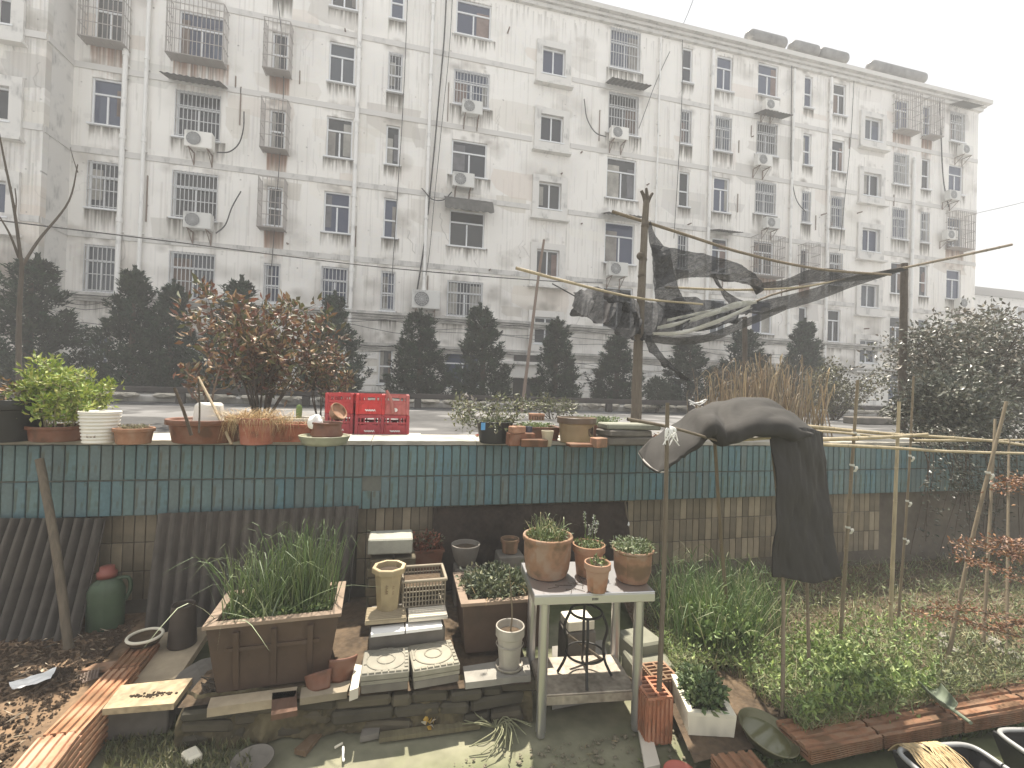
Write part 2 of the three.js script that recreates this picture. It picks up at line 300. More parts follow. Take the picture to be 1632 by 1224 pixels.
// plaster with its grime: rain streaks under sills and along the parapet, patches of repair
function plaster(x0, x1, y0, y1, W, H, list, s) {
  const cv = document.createElement('canvas'); cv.width = W; cv.height = H; const c = cv.getContext('2d'); seed = s;
  const X = x => (x - x0) / (x1 - x0) * W, Y = y => H - (y - y0) / (y1 - y0) * H, k = W / (x1 - x0);
  c.fillStyle = 'rgb(233,231,227)'; c.fillRect(0, 0, W, H);
  for (let i = 0; i < 900; i++) { const r = R(.2, 1.6) * k, x = R(0, W), y = R(0, H), g = c.createRadialGradient(x, y, 0, x, y, r), d = rnd() < .5; g.addColorStop(0, d ? `rgba(150,146,140,${R(.03, .12)})` : `rgba(232,230,226,${R(.03, .13)})`); g.addColorStop(1, 'rgba(180,180,180,0)'); c.fillStyle = g; c.fillRect(x - r, y - r, 2 * r, 2 * r); }
  for (let i = 0; i < 5200; i++) { const x = R(0, W), y = R(0, H), l = R(.4, 2.6) * k; c.fillStyle = rnd() < .6 ? `rgba(112,106,98,${R(.03, .14)})` : `rgba(236,234,230,${R(.03, .1)})`; c.fillRect(x, y, R(1, 3), l); }
  for (let i = 0; i < 110; i++) { c.fillStyle = `rgba(${pick(['196,190,180', '230,227,220', '186,182,176', '208,196,184', '176,174,170'])},${R(.2, .6)})`; const w = R(.3, 2.4) * k, h = R(.3, 1.6) * k, x = R(0, W), y = R(0, H); c.beginPath(); c.moveTo(x, y); for (let n = 1; n < 9; n++) c.lineTo(x + w * (n < 3 ? n / 2 : n < 5 ? 1 : n < 7 ? (7 - n) / 3 : 0) + R(-.06, .06) * w, y + h * (n < 3 ? 0 : n < 5 ? (n - 2) / 2 : n < 7 ? 1 : (9 - n) / 3) + R(-.06, .06) * h); c.closePath(); c.fill(); }
  for (let i = 0; i < 60; i++) { const x = R(0, W), y = R(0, H), n = 3 + Math.floor(R(0, 8)); for (let q = 0; q < n; q++) { const r = R(.1, .55) * k, xx = x + R(-.5, .5) * k, yy = y + R(-.5, .5) * k, g = c.createRadialGradient(xx, yy, 0, xx, yy, r); g.addColorStop(0, `rgba(110,102,92,${R(.04, .16)})`); g.addColorStop(.8, `rgba(110,102,92,${R(.02, .08)})`); g.addColorStop(1, 'rgba(110,102,92,0)'); c.fillStyle = g; c.fillRect(xx - r, yy - r, 2 * r, 2 * r); } }
  for (const q of list) {
    const heavy = q.bars === 2 ? 1.5 : q.bars ? 1 : .7, top = Y(q.y - q.h / 2);
    for (let i = 0; i < 120 * heavy; i++) { const x = X(q.x + R(-.62, .62) * q.w), l = R(.15, 1.15) * k * heavy, g = c.createLinearGradient(0, top, 0, top + l), rust = q.bars === 2 && rnd() < .75; const col = rust ? '128,92,72' : '86,80,72'; g.addColorStop(0, `rgba(${col},${R(.14, .62)})`); g.addColorStop(1, `rgba(${col},0)`); c.fillStyle = g; c.fillRect(x, top, R(1, 3.2), l); }
    for (let i = 0; i < 14; i++) { const x = X(q.x + R(-.7, .7) * q.w), y = Y(q.y + q.h / 2 + R(-.05, .5)), r = R(.06, .3) * k, g = c.createRadialGradient(x, y, 0, x, y, r); g.addColorStop(0, `rgba(96,90,82,${R(.08, .34)})`); g.addColorStop(1, 'rgba(96,90,82,0)'); c.fillStyle = g; c.fillRect(x - r, y - r, 2 * r, 2 * r); }
  }
  for (let i = 0; i < 420; i++) { const x = R(0, W), l = R(.2, 1.9) * k, t = Y(y1 - R(0, .4)), g = c.createLinearGradient(0, t, 0, t + l); g.addColorStop(0, `rgba(96,92,86,${R(.05, .26)})`); g.addColorStop(1, 'rgba(96,92,86,0)'); c.fillStyle = g; c.fillRect(x, t, R(1, 4), l); }
  for (let i = 0; i < 500; i++) { const x = R(0, W), y = Y(y0 + R(2.0, 4.6)), r = R(.1, .7) * k, g = c.createRadialGradient(x, y, 0, x, y, r); g.addColorStop(0, `rgba(84,78,70,${R(.05, .24)})`); g.addColorStop(1, 'rgba(84,78,70,0)'); c.fillStyle = g; c.fillRect(x - r, y - r, 2 * r, 2 * r); }
  for (let i = 0; i < 240; i++) { c.fillStyle = `rgba(70,66,62,${R(.2, .6)})`; c.fillRect(R(0, W), R(0, H), R(1, 3), R(1, 3)); }
  for (let i = 0; i < 50; i++) { c.strokeStyle = `rgba(92,88,82,${R(.15, .4)})`; c.lineWidth = R(.6, 1.4); c.beginPath(); let x = R(0, W), y = R(0, H); c.moveTo(x, y); for (let n = 0; n < 7; n++) { x += R(-.15, .15) * k; y += R(0, .3) * k; c.lineTo(x, y); } c.stroke(); }
  const t = new THREE.CanvasTexture(cv); t.colorSpace = THREE.SRGBColorSpace; t.wrapS = t.wrapT = THREE.ClampToEdgeWrapping; return t;
}
function wallPlate(x0, x1, y0, y1, z, th, list, s, name) {
  const sh = new THREE.Shape(); sh.moveTo(x0, y0); sh.lineTo(x1, y0); sh.lineTo(x1, y1); sh.lineTo(x0, y1); sh.closePath();
  for (const q of list) { const h = new THREE.Path(); h.moveTo(q.x - q.w / 2, q.y - q.h / 2); h.lineTo(q.x - q.w / 2, q.y + q.h / 2); h.lineTo(q.x + q.w / 2, q.y + q.h / 2); h.lineTo(q.x + q.w / 2, q.y - q.h / 2); h.closePath(); sh.holes.push(h); }
  const g = clean(new THREE.ExtrudeGeometry(sh, { depth: th, bevelEnabled: false })), p = g.attributes.position, uv = new Float32Array(p.count * 2);
  for (let i = 0; i < p.count; i++) { uv[2 * i] = (p.getX(i) - x0) / (x1 - x0); uv[2 * i + 1] = (p.getY(i) - y0) / (y1 - y0); }
  g.setAttribute('uv', new THREE.BufferAttribute(uv, 2));
  g.translate(-BO.x, -BO.y, z - th - BO.z);
  const m = mat('plaster ' + name, [1.0, .985, .965], { map: plaster(x0, x1, y0, y1, name === 'main' ? 2048 : 512, 1024, list, s), rough: .92 });
  return part('wall', g, m, bld);
}
const inMain = wins.filter(q => !q.bay), inBay = wins.filter(q => q.bay);
wallPlate(XJ, XR, YR, YROOF - .5, ZF, .24, inMain, 11, 'main');
wallPlate(XJ - 9, XJ, YR, YROOF - .5, ZL, .24, inBay, 12, 'bay');
const MB2 = mat('plaster band', [.66, .65, .635], { map: T.light, rough: .92 }), MSide = mat('plaster side', [.72, .71, .69], { map: T.light, rough: .92 });
{
  const s = new MB();                                // bay side, rear mass of rooms behind the windows
  s.box(.24, YROOF - .5 - YR, ZL - ZF - .245, XJ - .12, (YROOF - .5 + YR) / 2, (ZL + ZF) / 2 - .122);
  s.box(.3, YROOF - .5 - YR, 9.5, XR - .15, (YROOF - .5 + YR) / 2, ZF - 5); s.box(.3, YROOF - .5 - YR, 9.5, XJ - 8.9, (YROOF - .5 + YR) / 2, ZF - 5);
  s.box(XR - XJ + 9, YROOF - .5 - YR, .3, (XR + XJ - 9) / 2, (YROOF - .5 + YR) / 2, ZF - 9.9);
  const g = s.geo(); g.translate(-BO.x, -BO.y, -BO.z); part('side_wall', g, MSide, bld);
  const d = new MB(); for (let f = 0; f < 6; f++) d.box(XR - XJ + 8, .15, 9.3, (XR + XJ - 9) / 2, YR + .1 + f * 2.8, ZF - 5.1); d.box(XR - XJ + 8, 16, .1, (XR + XJ - 9) / 2, 9.5, ZF - 3.2);
  const g2 = d.geo(); g2.translate(-BO.x, -BO.y, -BO.z); part('floor_slab', g2, mat('room', [.2, .19, .18], { rough: 1 }), bld);
  // roof: three-stepped eaves
  const r = new MB(); const W = XR - XJ;
  for (const [o, y, h] of [[.14, YROOF - .5, .16], [.24, YROOF - .33, .12], [.40, YROOF - .20, .2]]) { r.box(W + o, h, 10.2 + o, (XR + XJ) / 2 + o / 2, y + h / 2, ZF - 5.1 + o / 2 + .0); r.box(9 + o, h, ZL - ZF + 10 + o, XJ - 4.5 - .005 + o / 2, y + h / 2 + .004, (ZL + ZF) / 2 - 5 + o / 2); }
  const g3 = r.geo(); g3.translate(-BO.x, -BO.y, -BO.z); part('roof', g3, mat('eaves', [.62, .61, .59], { map: T.light, rough: .9 }), bld);
  // string courses between the storeys
  const yb = Z(117, 101, ZF).y;
  for (let f = -2; f <= 1; f++) { const b = new MB(); const y = yb + 2.8 * f; let xa = XJ + .01; for (const e of [...COL.filter(c => c.t === 'S').map(c => inMain.find(q => q.t === 'S' && Math.abs(q.x - Z((c.b[0] + c.b[2]) / 2, (c.b[1] + c.b[3]) / 2, ZF).x) < .1)).map(q => [q.x - q.w / 2 - .35, q.x + q.w / 2 + .35]), [XR - .01, 0]]) { b.box(e[0] - xa, .2, .03, (e[0] + xa) / 2, y, ZF + .018); xa = e[1]; } b.box(9, .2, .03, XJ - 4.5, y, ZL + .018); b.box(.03, .2, ZL - ZF - .08, XJ + .0165, y, (ZL + ZF) / 2); const g4 = b.geo(); g4.translate(-BO.x, -BO.y, -BO.z); part('string_course', g4, MB2, bld); }
  // two cornices over the ground floor and the plain frieze between
  const y1 = Z(560, 497, ZF).y, y2 = Z(560, 547, ZF).y;
  for (const [yy, o] of [[y1, .26], [y2, .20]]) { const b = new MB(); for (const [dy, h, oo] of [[0, .1, o], [-.1, .07, o * .66], [-.18, .08, o * .4]]) { b.box(W - .02, h, oo, (XR + XJ) / 2 + .3, yy + dy, ZF + oo / 2 + .002); b.box(9, h, oo, XJ - 4.5, yy + dy, ZL + oo / 2 + .002); } const g5 = b.geo(); g5.translate(-BO.x, -BO.y, -BO.z); part('cornice', g5, mat('cornice', [.66, .645, .62], { map: T.grime, rough: .9 }), bld); }
  // stone courses of the ground floor, block by block; the far reaches joined
  const yc = y2 - .32, n = 7, hh = (yc - YR) / n, rest = new MB(), shared = [0, 1, 2].map(k => { const g = cbox(.885, hh - .03, .06, .012); boxUV(g); return g; }), mm = variants('stone block', [.84, .83, .81], 3, .05, { map: T.light, rough: .92 });
  for (let j = 0; j < n; j++) for (let i = 0; i < 54; i++) {
    const x = XJ + .5 + i * .9 + (j % 2) * .45, y = YR + hh * (j + .5); if (x > XR - .5) continue;
    if (inMain.some(q => Math.abs(q.x - x) < q.w / 2 + .47 && Math.abs(q.y - y) < q.h / 2 + hh / 2)) continue;
    if (x > 1 && x < 26) { const o = part('stone_block', shared[0], pick(mm), bld); o.position.set(x - BO.x, y - BO.y, .033); }
    else rest.add(shared[0].clone(), x - BO.x, y - BO.y, .033);
  }
  const o = rest.build('stone_cladding', mm[1], bld); stuff(o);
}
// windows: white frame > pane, curtain, grille
const glassM = [[.030, .042, .085], [.022, .026, .034], [.05, .065, .11], [.035, .036, .036], [.06, .07, .085], [.018, .02, .022]].map((c, i) => mat('window glass ' + i, c, { rough: .06, phys: true, ior: 1.5, specularIntensity: 1 }));
const curtM = [[.34, .32, .30], [.20, .20, .22], [.46, .45, .42], [.22, .16, .13], [.12, .15, .22], [.30, .22, .2], [.5, .48, .44]].map((c, i) => mat('curtain ' + i, c, { rough: .95, map: T.grime }));
const wgeo = {};
seed = 31;
for (const q of wins) {
  const key = [q.t, q.w.toFixed(2), q.h.toFixed(2)].join(), { w, h } = q;
  if (!wgeo[key]) {
    const f = new MB(), t = .055, d = .07; const z = -.10;
    f.box(t, h, d, -w / 2 + t / 2, 0, z); f.box(t, h, d, w / 2 - t / 2, 0, z); f.box(w - 2 * t, t, d, 0, h / 2 - t / 2, z); f.box(w - 2 * t, t, d, 0, -h / 2 + t / 2, z);
    if (q.t === 'T') { f.box(w - 2 * t, t, d - .006, 0, h * .17, z); f.box(t, h * .67 - t * 1.5, d - .006, 0, -h * .165 - t * .25 + .0, z); }
    if (q.t === 'N') f.box(w - 2 * t, t, d - .006, 0, -h * .05, z);
    if (q.t === 'S') f.box(t, h - 2 * t, d - .006, 0, 0, z);
    f.box(w + .12, .05, .16, 0, -h / 2 - .026, .03);
    const pane = new THREE.BoxGeometry(w - t, h - t, .012);
    wgeo[key] = { f: f.geo(), p: boxUV(clean(pane)) };
  }
  const G0 = wgeo[key], o = part('window', G0.f, MT.frame, bld); o.position.set(q.x - BO.x, q.y - BO.y, q.z - BO.z);
  const pane = part('pane', G0.p, pick(glassM), o); pane.position.z = -.115;
  for (let cu = 0; cu < 2; cu++) if (rnd() < .45 && (q.t !== 'S' || cu)) { const cw = w * R(.16, .46), side = rnd() < .5 ? -1 : 1, c = part('curtain', boxUV(clean(new THREE.BoxGeometry(cw, h * R(.55, .9), .012))), pick(curtM), o); c.position.set(side * (w / 2 - cw / 2 - .05), -h * .04, -.0985); c.scale.x = .92; c.position.z = -.1062 + cu * .0015; c.position.y += R(-.1, .1) * h; }
  if (q.t === 'S') {                                 // raised surround with a deep ledge
    const s = new MB(), m = q.bay ? .32 : .26, b = q.bay ? .5 : .42;
    for (const sx of [-1, 1]) s.box(m, h + m + b, .09, sx * (w / 2 + m / 2), (m - b) / 2, .047); s.box(w, m, .09, 0, h / 2 + m / 2, .047); s.box(w, b - .06, .09, 0, -h / 2 - b / 2 - .03, .047); s.box(w + 2 * m + .16, .08, .26, 0, -h / 2 - b - .045, .13);
    s.build('surround', MSide, o);
  }
  if (q.bars === 1) {
    const b = new MB(), n = Math.max(3, Math.round(w / .125)), r = .011, z = .03;
    for (let i = 0; i <= n; i++) b.box(2 * r, h, 2 * r, -w / 2 + w * i / n, 0, z); for (const y of [-.46, -.12, .17, .46]) b.box(w, .028, .012, 0, y * h, z + .018);
    b.build('grille', MT.alu, o);
  }
  if (q.bars === 2) {                                // cage standing out from the wall
    const b = new MB(), e = .16, W = w + 2 * e, H = h + .32, dp = .5, n = Math.round(W / .13), r = .009;
    for (let i = 0; i <= n; i++) { const x = -W / 2 + W * i / n; b.box(2 * r, H, 2 * r, x, -.05, dp); if (i % 2 === 0) b.box(2 * r, 2 * r, dp, x, -.05 - H / 2, dp / 2 + .004); }
    for (let i = 0; i < 4; i++) for (const sx of [-1, 1]) b.box(2 * r, H, 2 * r, sx * W / 2, -.05, .06 + i * .125);
    for (const y of [-.5, -.25, 0, .25, .5]) { b.box(W, .024, .012, 0, -.05 + y * H, dp + .016); for (const sx of [-1, 1]) b.box(.012, .024, dp, sx * (W / 2 + .016), -.05 + y * H, dp / 2 + .005); }
    b.box(W - .04, .03, dp - .05, 0, -.03 - H / 2, dp / 2);
    b.build('grille', mat('cage bars', [.33, .30, .28], { rough: .8 }), o);
  }
  if (q.awn) { const a = new MB(); if (q.fab) a.add(sheet((u, v) => V((u - .5) * (w + .5), h / 2 + .45 - .62 * v * v - .05 * Math.abs(Math.sin(u * 22)) * v, .03 + .62 * v), 44, 8, .012)); else a.add(sheet((u, v) => V((u - .5) * (w + .42), h / 2 + .3 - .2 * v + .015 * Math.sin(u * 60), .02 + .7 * v), 60, 4, .012)); a.build('awning', mat('old awning', [.15, .145, .135], { map: T.grime, rough: .9 }), o); }
}
// rain pipes with their sockets
seed = 40;
for (const [px, py, y0, y1, r] of [[199, 130, 3.6, 99, .075], [233, 130, 3.6, 99, .06], [570, 150, 2.6, 99, .075], [684, 200, 4.9, 99, .065], [1135, 150, 4.9, 99, .07], [1264, 200, 5.0, 99, .06], [1324, 160, 1.6, 99, .07], [1457, 250, 1.6, 14.6, .075], [1049, 200, 5, 99, .04]]) {
  const p = Z(px, py, ZF + .1), top = Math.min(y1, YROOF - .6), b = new MB();
  b.bar(V(p.x, y0, ZF + .11), V(p.x, top, ZF + .11), r, r, 12);
  for (let y = y0 + .8; y < top; y += 2.8) { b.bar(V(p.x, y, ZF + .11), V(p.x, y + .14, ZF + .11), r * 1.28, r * 1.28, 12); b.box(r * 2.6, .03, .1, p.x, y - .3, ZF + .052); }
  const g = b.geo(); g.translate(-BO.x, -BO.y, -BO.z); part('drain_pipe', g, MT.pvc, bld);
}
{ // door canopy, doorway, wall stubs of old brackets
  const c = Z(826, 593, ZF), b = new MB(); b.box(2.5, .5, .75, c.x + .1, c.y, ZF + .38 + .07, 0, 0, 0, .01); b.box(2.7, .12, .9, c.x + .1, c.y + .32, ZF + .45 + .07, 0, 0, 0, .01);
  const g = b.geo(); g.translate(-BO.x, -BO.y, -BO.z); part('door_canopy', g, MSide, bld);
  const d = new MB(); d.box(1.15, 2.0, .05, c.x + .35, YR + 1.01, ZF + .095); const g2 = d.geo(); g2.translate(-BO.x, -BO.y, -BO.z); part('door', g2, mat('dark door', [.05, .045, .04], { rough: .6 }), bld);
  const s = new MB(); seed = 44; for (let i = 0; i < 46; i++) { const x = R(XJ + 1, XR - 1), y = R(5.5, 16.5); if (inMain.some(q => Math.abs(q.x - x) < q.w / 2 + .2 && Math.abs(q.y - y) < q.h / 2 + .2)) continue; if (rnd() < .5) s.bar(V(x, y, ZF), V(x, y - .02, ZF + R(.1, .35)), .035, .03, 6); else s.box(.035, R(.4, 1.6), .03, x, y, ZF + .018); }
  const g3 = s.geo(); g3.translate(-BO.x, -BO.y, -BO.z); stuff(part('wall_fixings', g3, MT.rust, bld));
}
// ================================================================= air conditioners
{
  seed = 50;
  const body = new MB(); body.add(cbox(.84, .56, .3, .02), 0, .28, 0);
  const fan = new MB(); fan.add(new THREE.CylinderGeometry(.215, .215, .02, 28), -.13, .28, .158, Math.PI / 2); 
  const ring = new MB(); for (const r of [.07, .12, .17, .22]) ring.add(new THREE.TorusGeometry(r, .006, 4, 28), -.13, .28, .172); for (let k = 0; k < 6; k++) ring.box(.43, .008, .006, -.13, .28, .172, 0, 0, k * Math.PI / 6);
  const br = new MB(), s = 0; br.box(.04, .03, .5, s, -.017, -.09); br.bar(V(s, -.4, -.3), V(s, -.03, .12), .014); br.box(.04, .42, .03, s, -.23, -.325);
  const gB = body.geo(), gF = fan.geo(), gR = ring.geo(), gK = br.geo();
  const acM = variants('air conditioner', [.74, .735, .71], 3, .1, { rough: .55, map: T.light }), fanM = mat('fan hole', [.16, .16, .155], { rough: .7 });
  const list = [[318, 238, 1, 'hanging under a barred window below the dark metal awning at far left'], [316, 366, 1, 'under a barred window, below another unit at far left of the block'], [752, 184, .95, 'under the barred window just above the scratched middle column'], [738, 300, 1, 'left below the big window above the shaggy fabric awning'],
    [678, 493, 1.25, 'low on the wall beside the thick cable bundle, above the conifers'], [986, 224, .95, 'with a black hose looping to its left, below an awned window'], [983, 441, 1.05, 'just left of the tree-trunk post, above the shade net'], [1228, 178, .9, 'topmost of the three below a window left of the thick cables'], [1216, 266, .95, 'middle of the three in its column, its side lit'], [1229, 365, .9, 'lowest of the three in its column, above a window cage'],
    [1538, 248, .9, 'topmost at the right-hand end of the facade'], [1518, 320, .9, 'second from top at the right-hand end of the facade'], [1514, 383, .9, 'beside a large window cage near the right-hand end of the facade'], [1534, 492, .95, 'lowest near the end of the facade, over the dark shrub']];
  for (const [px, py, k, where] of list) {
    const p = Z(px, py, ZF + .36); const o = thing('air_conditioner', 'white air conditioner ' + where, 'air conditioner', p, 0, 'air conditioners on the facade'); o.scale.setScalar(k);
    part('body', gB, pick(acM), o); part('fan_grille', gR, MT.alu, o); part('fan', gF, fanM, o); for (const s of [-.28, .28]) part('bracket', gK, MT.rust, o).position.x = s;
  }
}
// ================================================================= solar water heaters on the roof
{
  seed = 60; const zt = ZF - .35, mT = mat('tank', [.30, .295, .29], { rough: .45, metalness: .5, map: T.grime });
  const list = [[1193, 1248, 62, 'long grey solar water tank, nearest along the roof edge'], [1262, 1300, 78, 'short grey solar water tank, left of a pair on legs'], [1307, 1346, 86, 'short grey solar water tank, right of a pair on legs'], [1387, 1436, 112, 'long pale solar water tank, upper of two end to end'], [1434, 1470, 126, 'pale solar water tank, lower of two end to end']];
  for (const [x0, x1, py, lab] of list) {
    const a = Z(x0, py - 4, zt), b = Z(x1, py + 4, zt), y = YROOF + .48, o = thing('solar_water_heater', lab, 'water heater', V((a.x + b.x) / 2, YROOF, zt), 0, 'solar water heaters on the roof'), w = (b.x - a.x) / 2;
    const t = new MB(); t.add(new THREE.CapsuleGeometry(.3, Math.max(.3, 2 * w - .25), 4, 20).rotateZ(Math.PI / 2), 0, .86, 0); t.build('tank', mT, o);
    const l = new MB(); for (const s of [-.7, .7]) { l.bar(V(s * w, 0, .2), V(s * w, .62, .1), .025); l.bar(V(s * w, 0, -.2), V(s * w, .62, -.1), .025); l.bar(V(s * w, 0, -1.2), V(s * w, .7, 0), .025); } l.build('legs', MT.rust, o);
    const tb = new MB(); for (let i = 0; i < 12; i++) tb.bar(V(-w + 2 * w * (i + .5) / 12, .68, -.1), V(-w + 2 * w * (i + .5) / 12, .02, -1.3), .028); tb.build('vacuum_tubes', mat('tubes', [.03, .035, .06], { rough: .2 }), o);
  }
  const p = Z(1515, 146, zt), o = thing('solar_collector', 'low dark solar panel lying at the right end of the roof', 'solar panel', V(p.x, YROOF, zt), 0);
  const t = new MB(); t.box(2.6, .06, 1.5, 0, .2, -.6, 0, -.18); t.build('panel', mat('panel', [.1, .1, .11], { rough: .3 }), o); const u = new MB(); for (const s of [-1.1, 1.1]) u.bar(V(s, 0, -1), V(s, .2, -1), .03), u.bar(V(s, 0, -.1), V(s, .12, -.1), .03); u.build('legs', MT.rust, o);
}
// ================================================================= cables
function cable(name, label, pts, r, m = MT.wire, cat = 'cable') { const b = new MB(); b.path(pts, r, 5, pts.length * 8); return single(name, b.geo(), m, label, cat); }
{
  const zc = ZF + .12, P = (a, z = zc) => a.map(q => Z(q[0], q[1], q[2] ?? z));
  cable('overhead_cable', 'thin black cable sagging across the front of the facade from upper left', P([[-20, 349, -10.5], [250, 382, -11.2], [600, 425, -12], [860, 447, -13], [960, 450, -18.2]]), .014);
  cable('overhead_cable', 'thin wire leaving the right end of the facade across pale sky', P([[1556, 340, ZF + .1], [1632, 322, -16], [1700, 302, -15]]), .012);
  cable('overhead_cable', 'thin wire rising steeply from a facade window to the roof against the sky', P([[1018, 205], [1050, 120], [1090, 36], [1112, -20, -15]]), .014);
  cable('facade_cable', 'black cable hanging down the wall beside the narrow windows', P([[650, -20], [646, 90], [640, 210], [632, 330], [625, 440]]), .014);
  cable('facade_cable', 'thick dark cable bundle slanting down to the low air conditioner', P([[712, -20], [708, 60], [700, 150], [690, 260], [676, 390], [662, 480]]), .03);
  cable('facade_cable', 'thin cable beside the thick bundle, ending above the low air conditioner', P([[722, -20], [716, 80], [706, 180], [694, 300], [682, 420], [672, 470]]), .012);
  cable('facade_cable', 'black cable running down past the column of caged narrow windows', P([[441, -20], [452, 100], [448, 220], [440, 330], [433, 425]]), .014);
  cable('facade_cable', 'dark cable down the wall right of the awned column of windows', P([[1262, 100], [1261, 200], [1262, 280], [1270, 320], [1284, 338]]), .02);
  cable('facade_cable', 'thick dark cable down the wall beside the right-hand window cages', P([[1497, 150], [1500, 220], [1504, 290], [1512, 330]]), .03);
  cable('facade_cable', 'thin dark cable down the wall right of the far drain pipe', P([[1362, 110], [1356, 220], [1346, 320], [1338, 400]]), .014);
  cable('facade_cable', 'dark cable running down from roof edge past the narrow middle windows', P([[1088, 40], [1087, 150], [1082, 250], [1074, 380]]), .015);
  for (const [pts, lab] of [[[[346, 243], [365, 242], [380, 230], [388, 205], [389, 178]], 'black hose curling up from the upper far-left air conditioner'], [[[344, 372], [358, 360], [370, 330], [384, 305]], 'thin hose rising from the lower far-left air conditioner'], [[[966, 218], [950, 212], [936, 190], [931, 158]], 'black hose looping left from an air conditioner to a hole in the wall'], [[[672, 300], [690, 318], [708, 318], [720, 306]], 'slack black wire loop across the facade above the big awning']])
    cable('hose', lab, P(pts, ZF + .2), .022, MT.wire, 'hose');
  // bundles along the cornice
  seed = 70; const b = new MB(); for (let k = 0; k < 5; k++) { const pts = []; for (let i = 0; i <= 26; i++) { const px = 90 + i * 46; const p = Z(px, 470 + (px - 100) * .072 + k * 9 + R(-5, 5) + (k > 2 ? 18 : 0), ZF + .34); pts.push(p); } b.path(pts, .010, 4, 110); }
  stuff(single('cable_bundle', b.geo(), MT.wire, 'slack black cables strung along the cornice above the conifers', 'cables'));
}
// ================================================================= far building beyond the right end
{
  const zb = -40, a = Z(1480, 445, zb), b = Z(1720, 470, zb), W = b.x - a.x, x = (a.x + b.x) / 2, o = thing('distant_building', 'low grey building with a flat dark roof beyond the end of the apartment block', 'building', V(x, YR, zb));
  const h = a.y - YR - 1.2, w = new MB(); w.box(W, h, 9, 0, h / 2, -4.5); w.build('wall', MSide, o); const r = new MB(); r.box(W + 1, .5, 10, 0, h + .25, -4.5); r.box(W * .5, 1.2, 6, W * .1, h + 1.1, -5); r.build('roof', mat('far roof', [.16, .15, .14], { rough: .9 }), o);
  for (let f = 0; f < 4; f++) for (let i = 0; i < 6; i++) { const q = part('window', boxUV(clean(new THREE.BoxGeometry(1.3, 1.4, .1))), MT.frame, o); q.position.set(-W / 2 + W * (i + .5) / 6, h - 1.6 - f * 2.9, .06); const pn = part('pane', boxUV(clean(new THREE.BoxGeometry(1.14, 1.24, .03))), glassM[1], q); pn.position.z = .06; }
}
// ================================================================= behind the garden wall: pavement, barrier, conifers
{
  const b = new MB(); b.box(90, .13, 6.3, 12, YR + .065, -15.15, 0, 0, 0, .01); struct('pavement', b.geo(), mat('pale pavement', [.62, .60, .56], { map: T.light, bump: T.fine, bs: .003 }));
  const o = thing('low_barrier', 'long low dark barrier rail on short posts before the conifers', 'barrier', V(8, YR, -11.4));
  const rail = new MB(); rail.add(cbox(64, .13, .16, .02), 0, .29, 0); rail.build('rail', mat('barrier', [.075, .065, .06], { map: T.grime, rough: .85 }), o);
  for (let i = 0; i < 25; i++) { const p = part('post', boxUV(cbox(.16, .225, .14, .015)), mat('barrier', [.075, .065, .06]), o); p.position.set(-30 + i * 2.5, .1125, 0); }
  // pale rubble along the foot of the conifers
  seed = 80; const r = new MB(); for (let i = 0; i < 420; i++) { const g = new THREE.IcosahedronGeometry(R(.05, .2), 0); g.scale(R(.8, 1.6), R(.4, .8), 1); r.add(g, R(-18, 32), YR + .15, R(-12.2, -11.75), 0, R(0, 6)); }
  stuff(single('rubble', r.geo(), MT.paleStone, 'pale rubble and grit along the kerb behind the low barrier', 'rubble'));
}
function coniferGeo(s, slim) {                       // upswept plumes of sprays round a trunk
  seed = s; const lv = new Leaves(), tr = new MB(); tr.bar(V(0, 0, 0), V(0, .8, 0), .02, .006, 8); const skew = R(-.05, .05), ph = R(0, 6);
  const shape = (t, a) => slim * (1 - t) * (t < .22 ? .74 + t * 1.9 : 1.16 - .0 * t) * (1 + .16 * Math.sin(a * 2 + ph + t * 5) + .10 * Math.sin(a * 5 + t * 13 + ph));
  for (let k = 0; k < 300; k++) {
    const t = Math.pow(rnd(), 1.35) * .9, a = R(0, 6.283), inner = k > 220, env = shape(t, a) * (inner ? R(.1, .6) : R(.7, 1.0)), out = rnd() < .16 ? R(1.05, 1.2) : 1;
    const base = V(Math.cos(a) * env * .82 * out + skew * t, t, Math.sin(a) * env * .82 * out), L2 = Math.min(R(.05, .13), (1 - t) * .55), dir = V(Math.cos(a + R(-.4, .4)) * R(.12, .5), 1, Math.sin(a + R(-.4, .4)) * R(.12, .5)).normalize(), sh = R(.55, 1.5), warm = R(.8, 1.35), w = R(.012, .026) * (.5 + .7 * (1 - t));
    for (let i = 0; i < 52; i++) { const u = rnd(), r = w * (1 - .8 * u) * Math.sqrt(rnd()), b = R(0, 6.283), p = base.clone().addScaledVector(dir, u * L2).add(V(Math.cos(b) * r, R(-.008, .008), Math.sin(b) * r)), o = V(Math.cos(b) * .5 + Math.cos(a) * .3, R(.5, 1.4), Math.sin(b) * .5 + Math.sin(a) * .3), c = sh * (.6 + .7 * u); lv.rand(p, o, R(.014, .038), R(.005, .011), tint([.021 * c * warm, .038 * c, .019 * c], .35), .5); }
  }
  for (let i = 0; i < 120; i++) { const u = Math.sqrt(rnd()); lv.rand(V(skew + R(-.02, .02) * (1 - u), .86 + .13 * u, R(-.02, .02) * (1 - u)), V(0, 1.3, 0), R(.02, .045), .008, tint([.03, .045, .026]), .35); }
  return { crown: lv.geo(), trunk: tr.geo() };
}
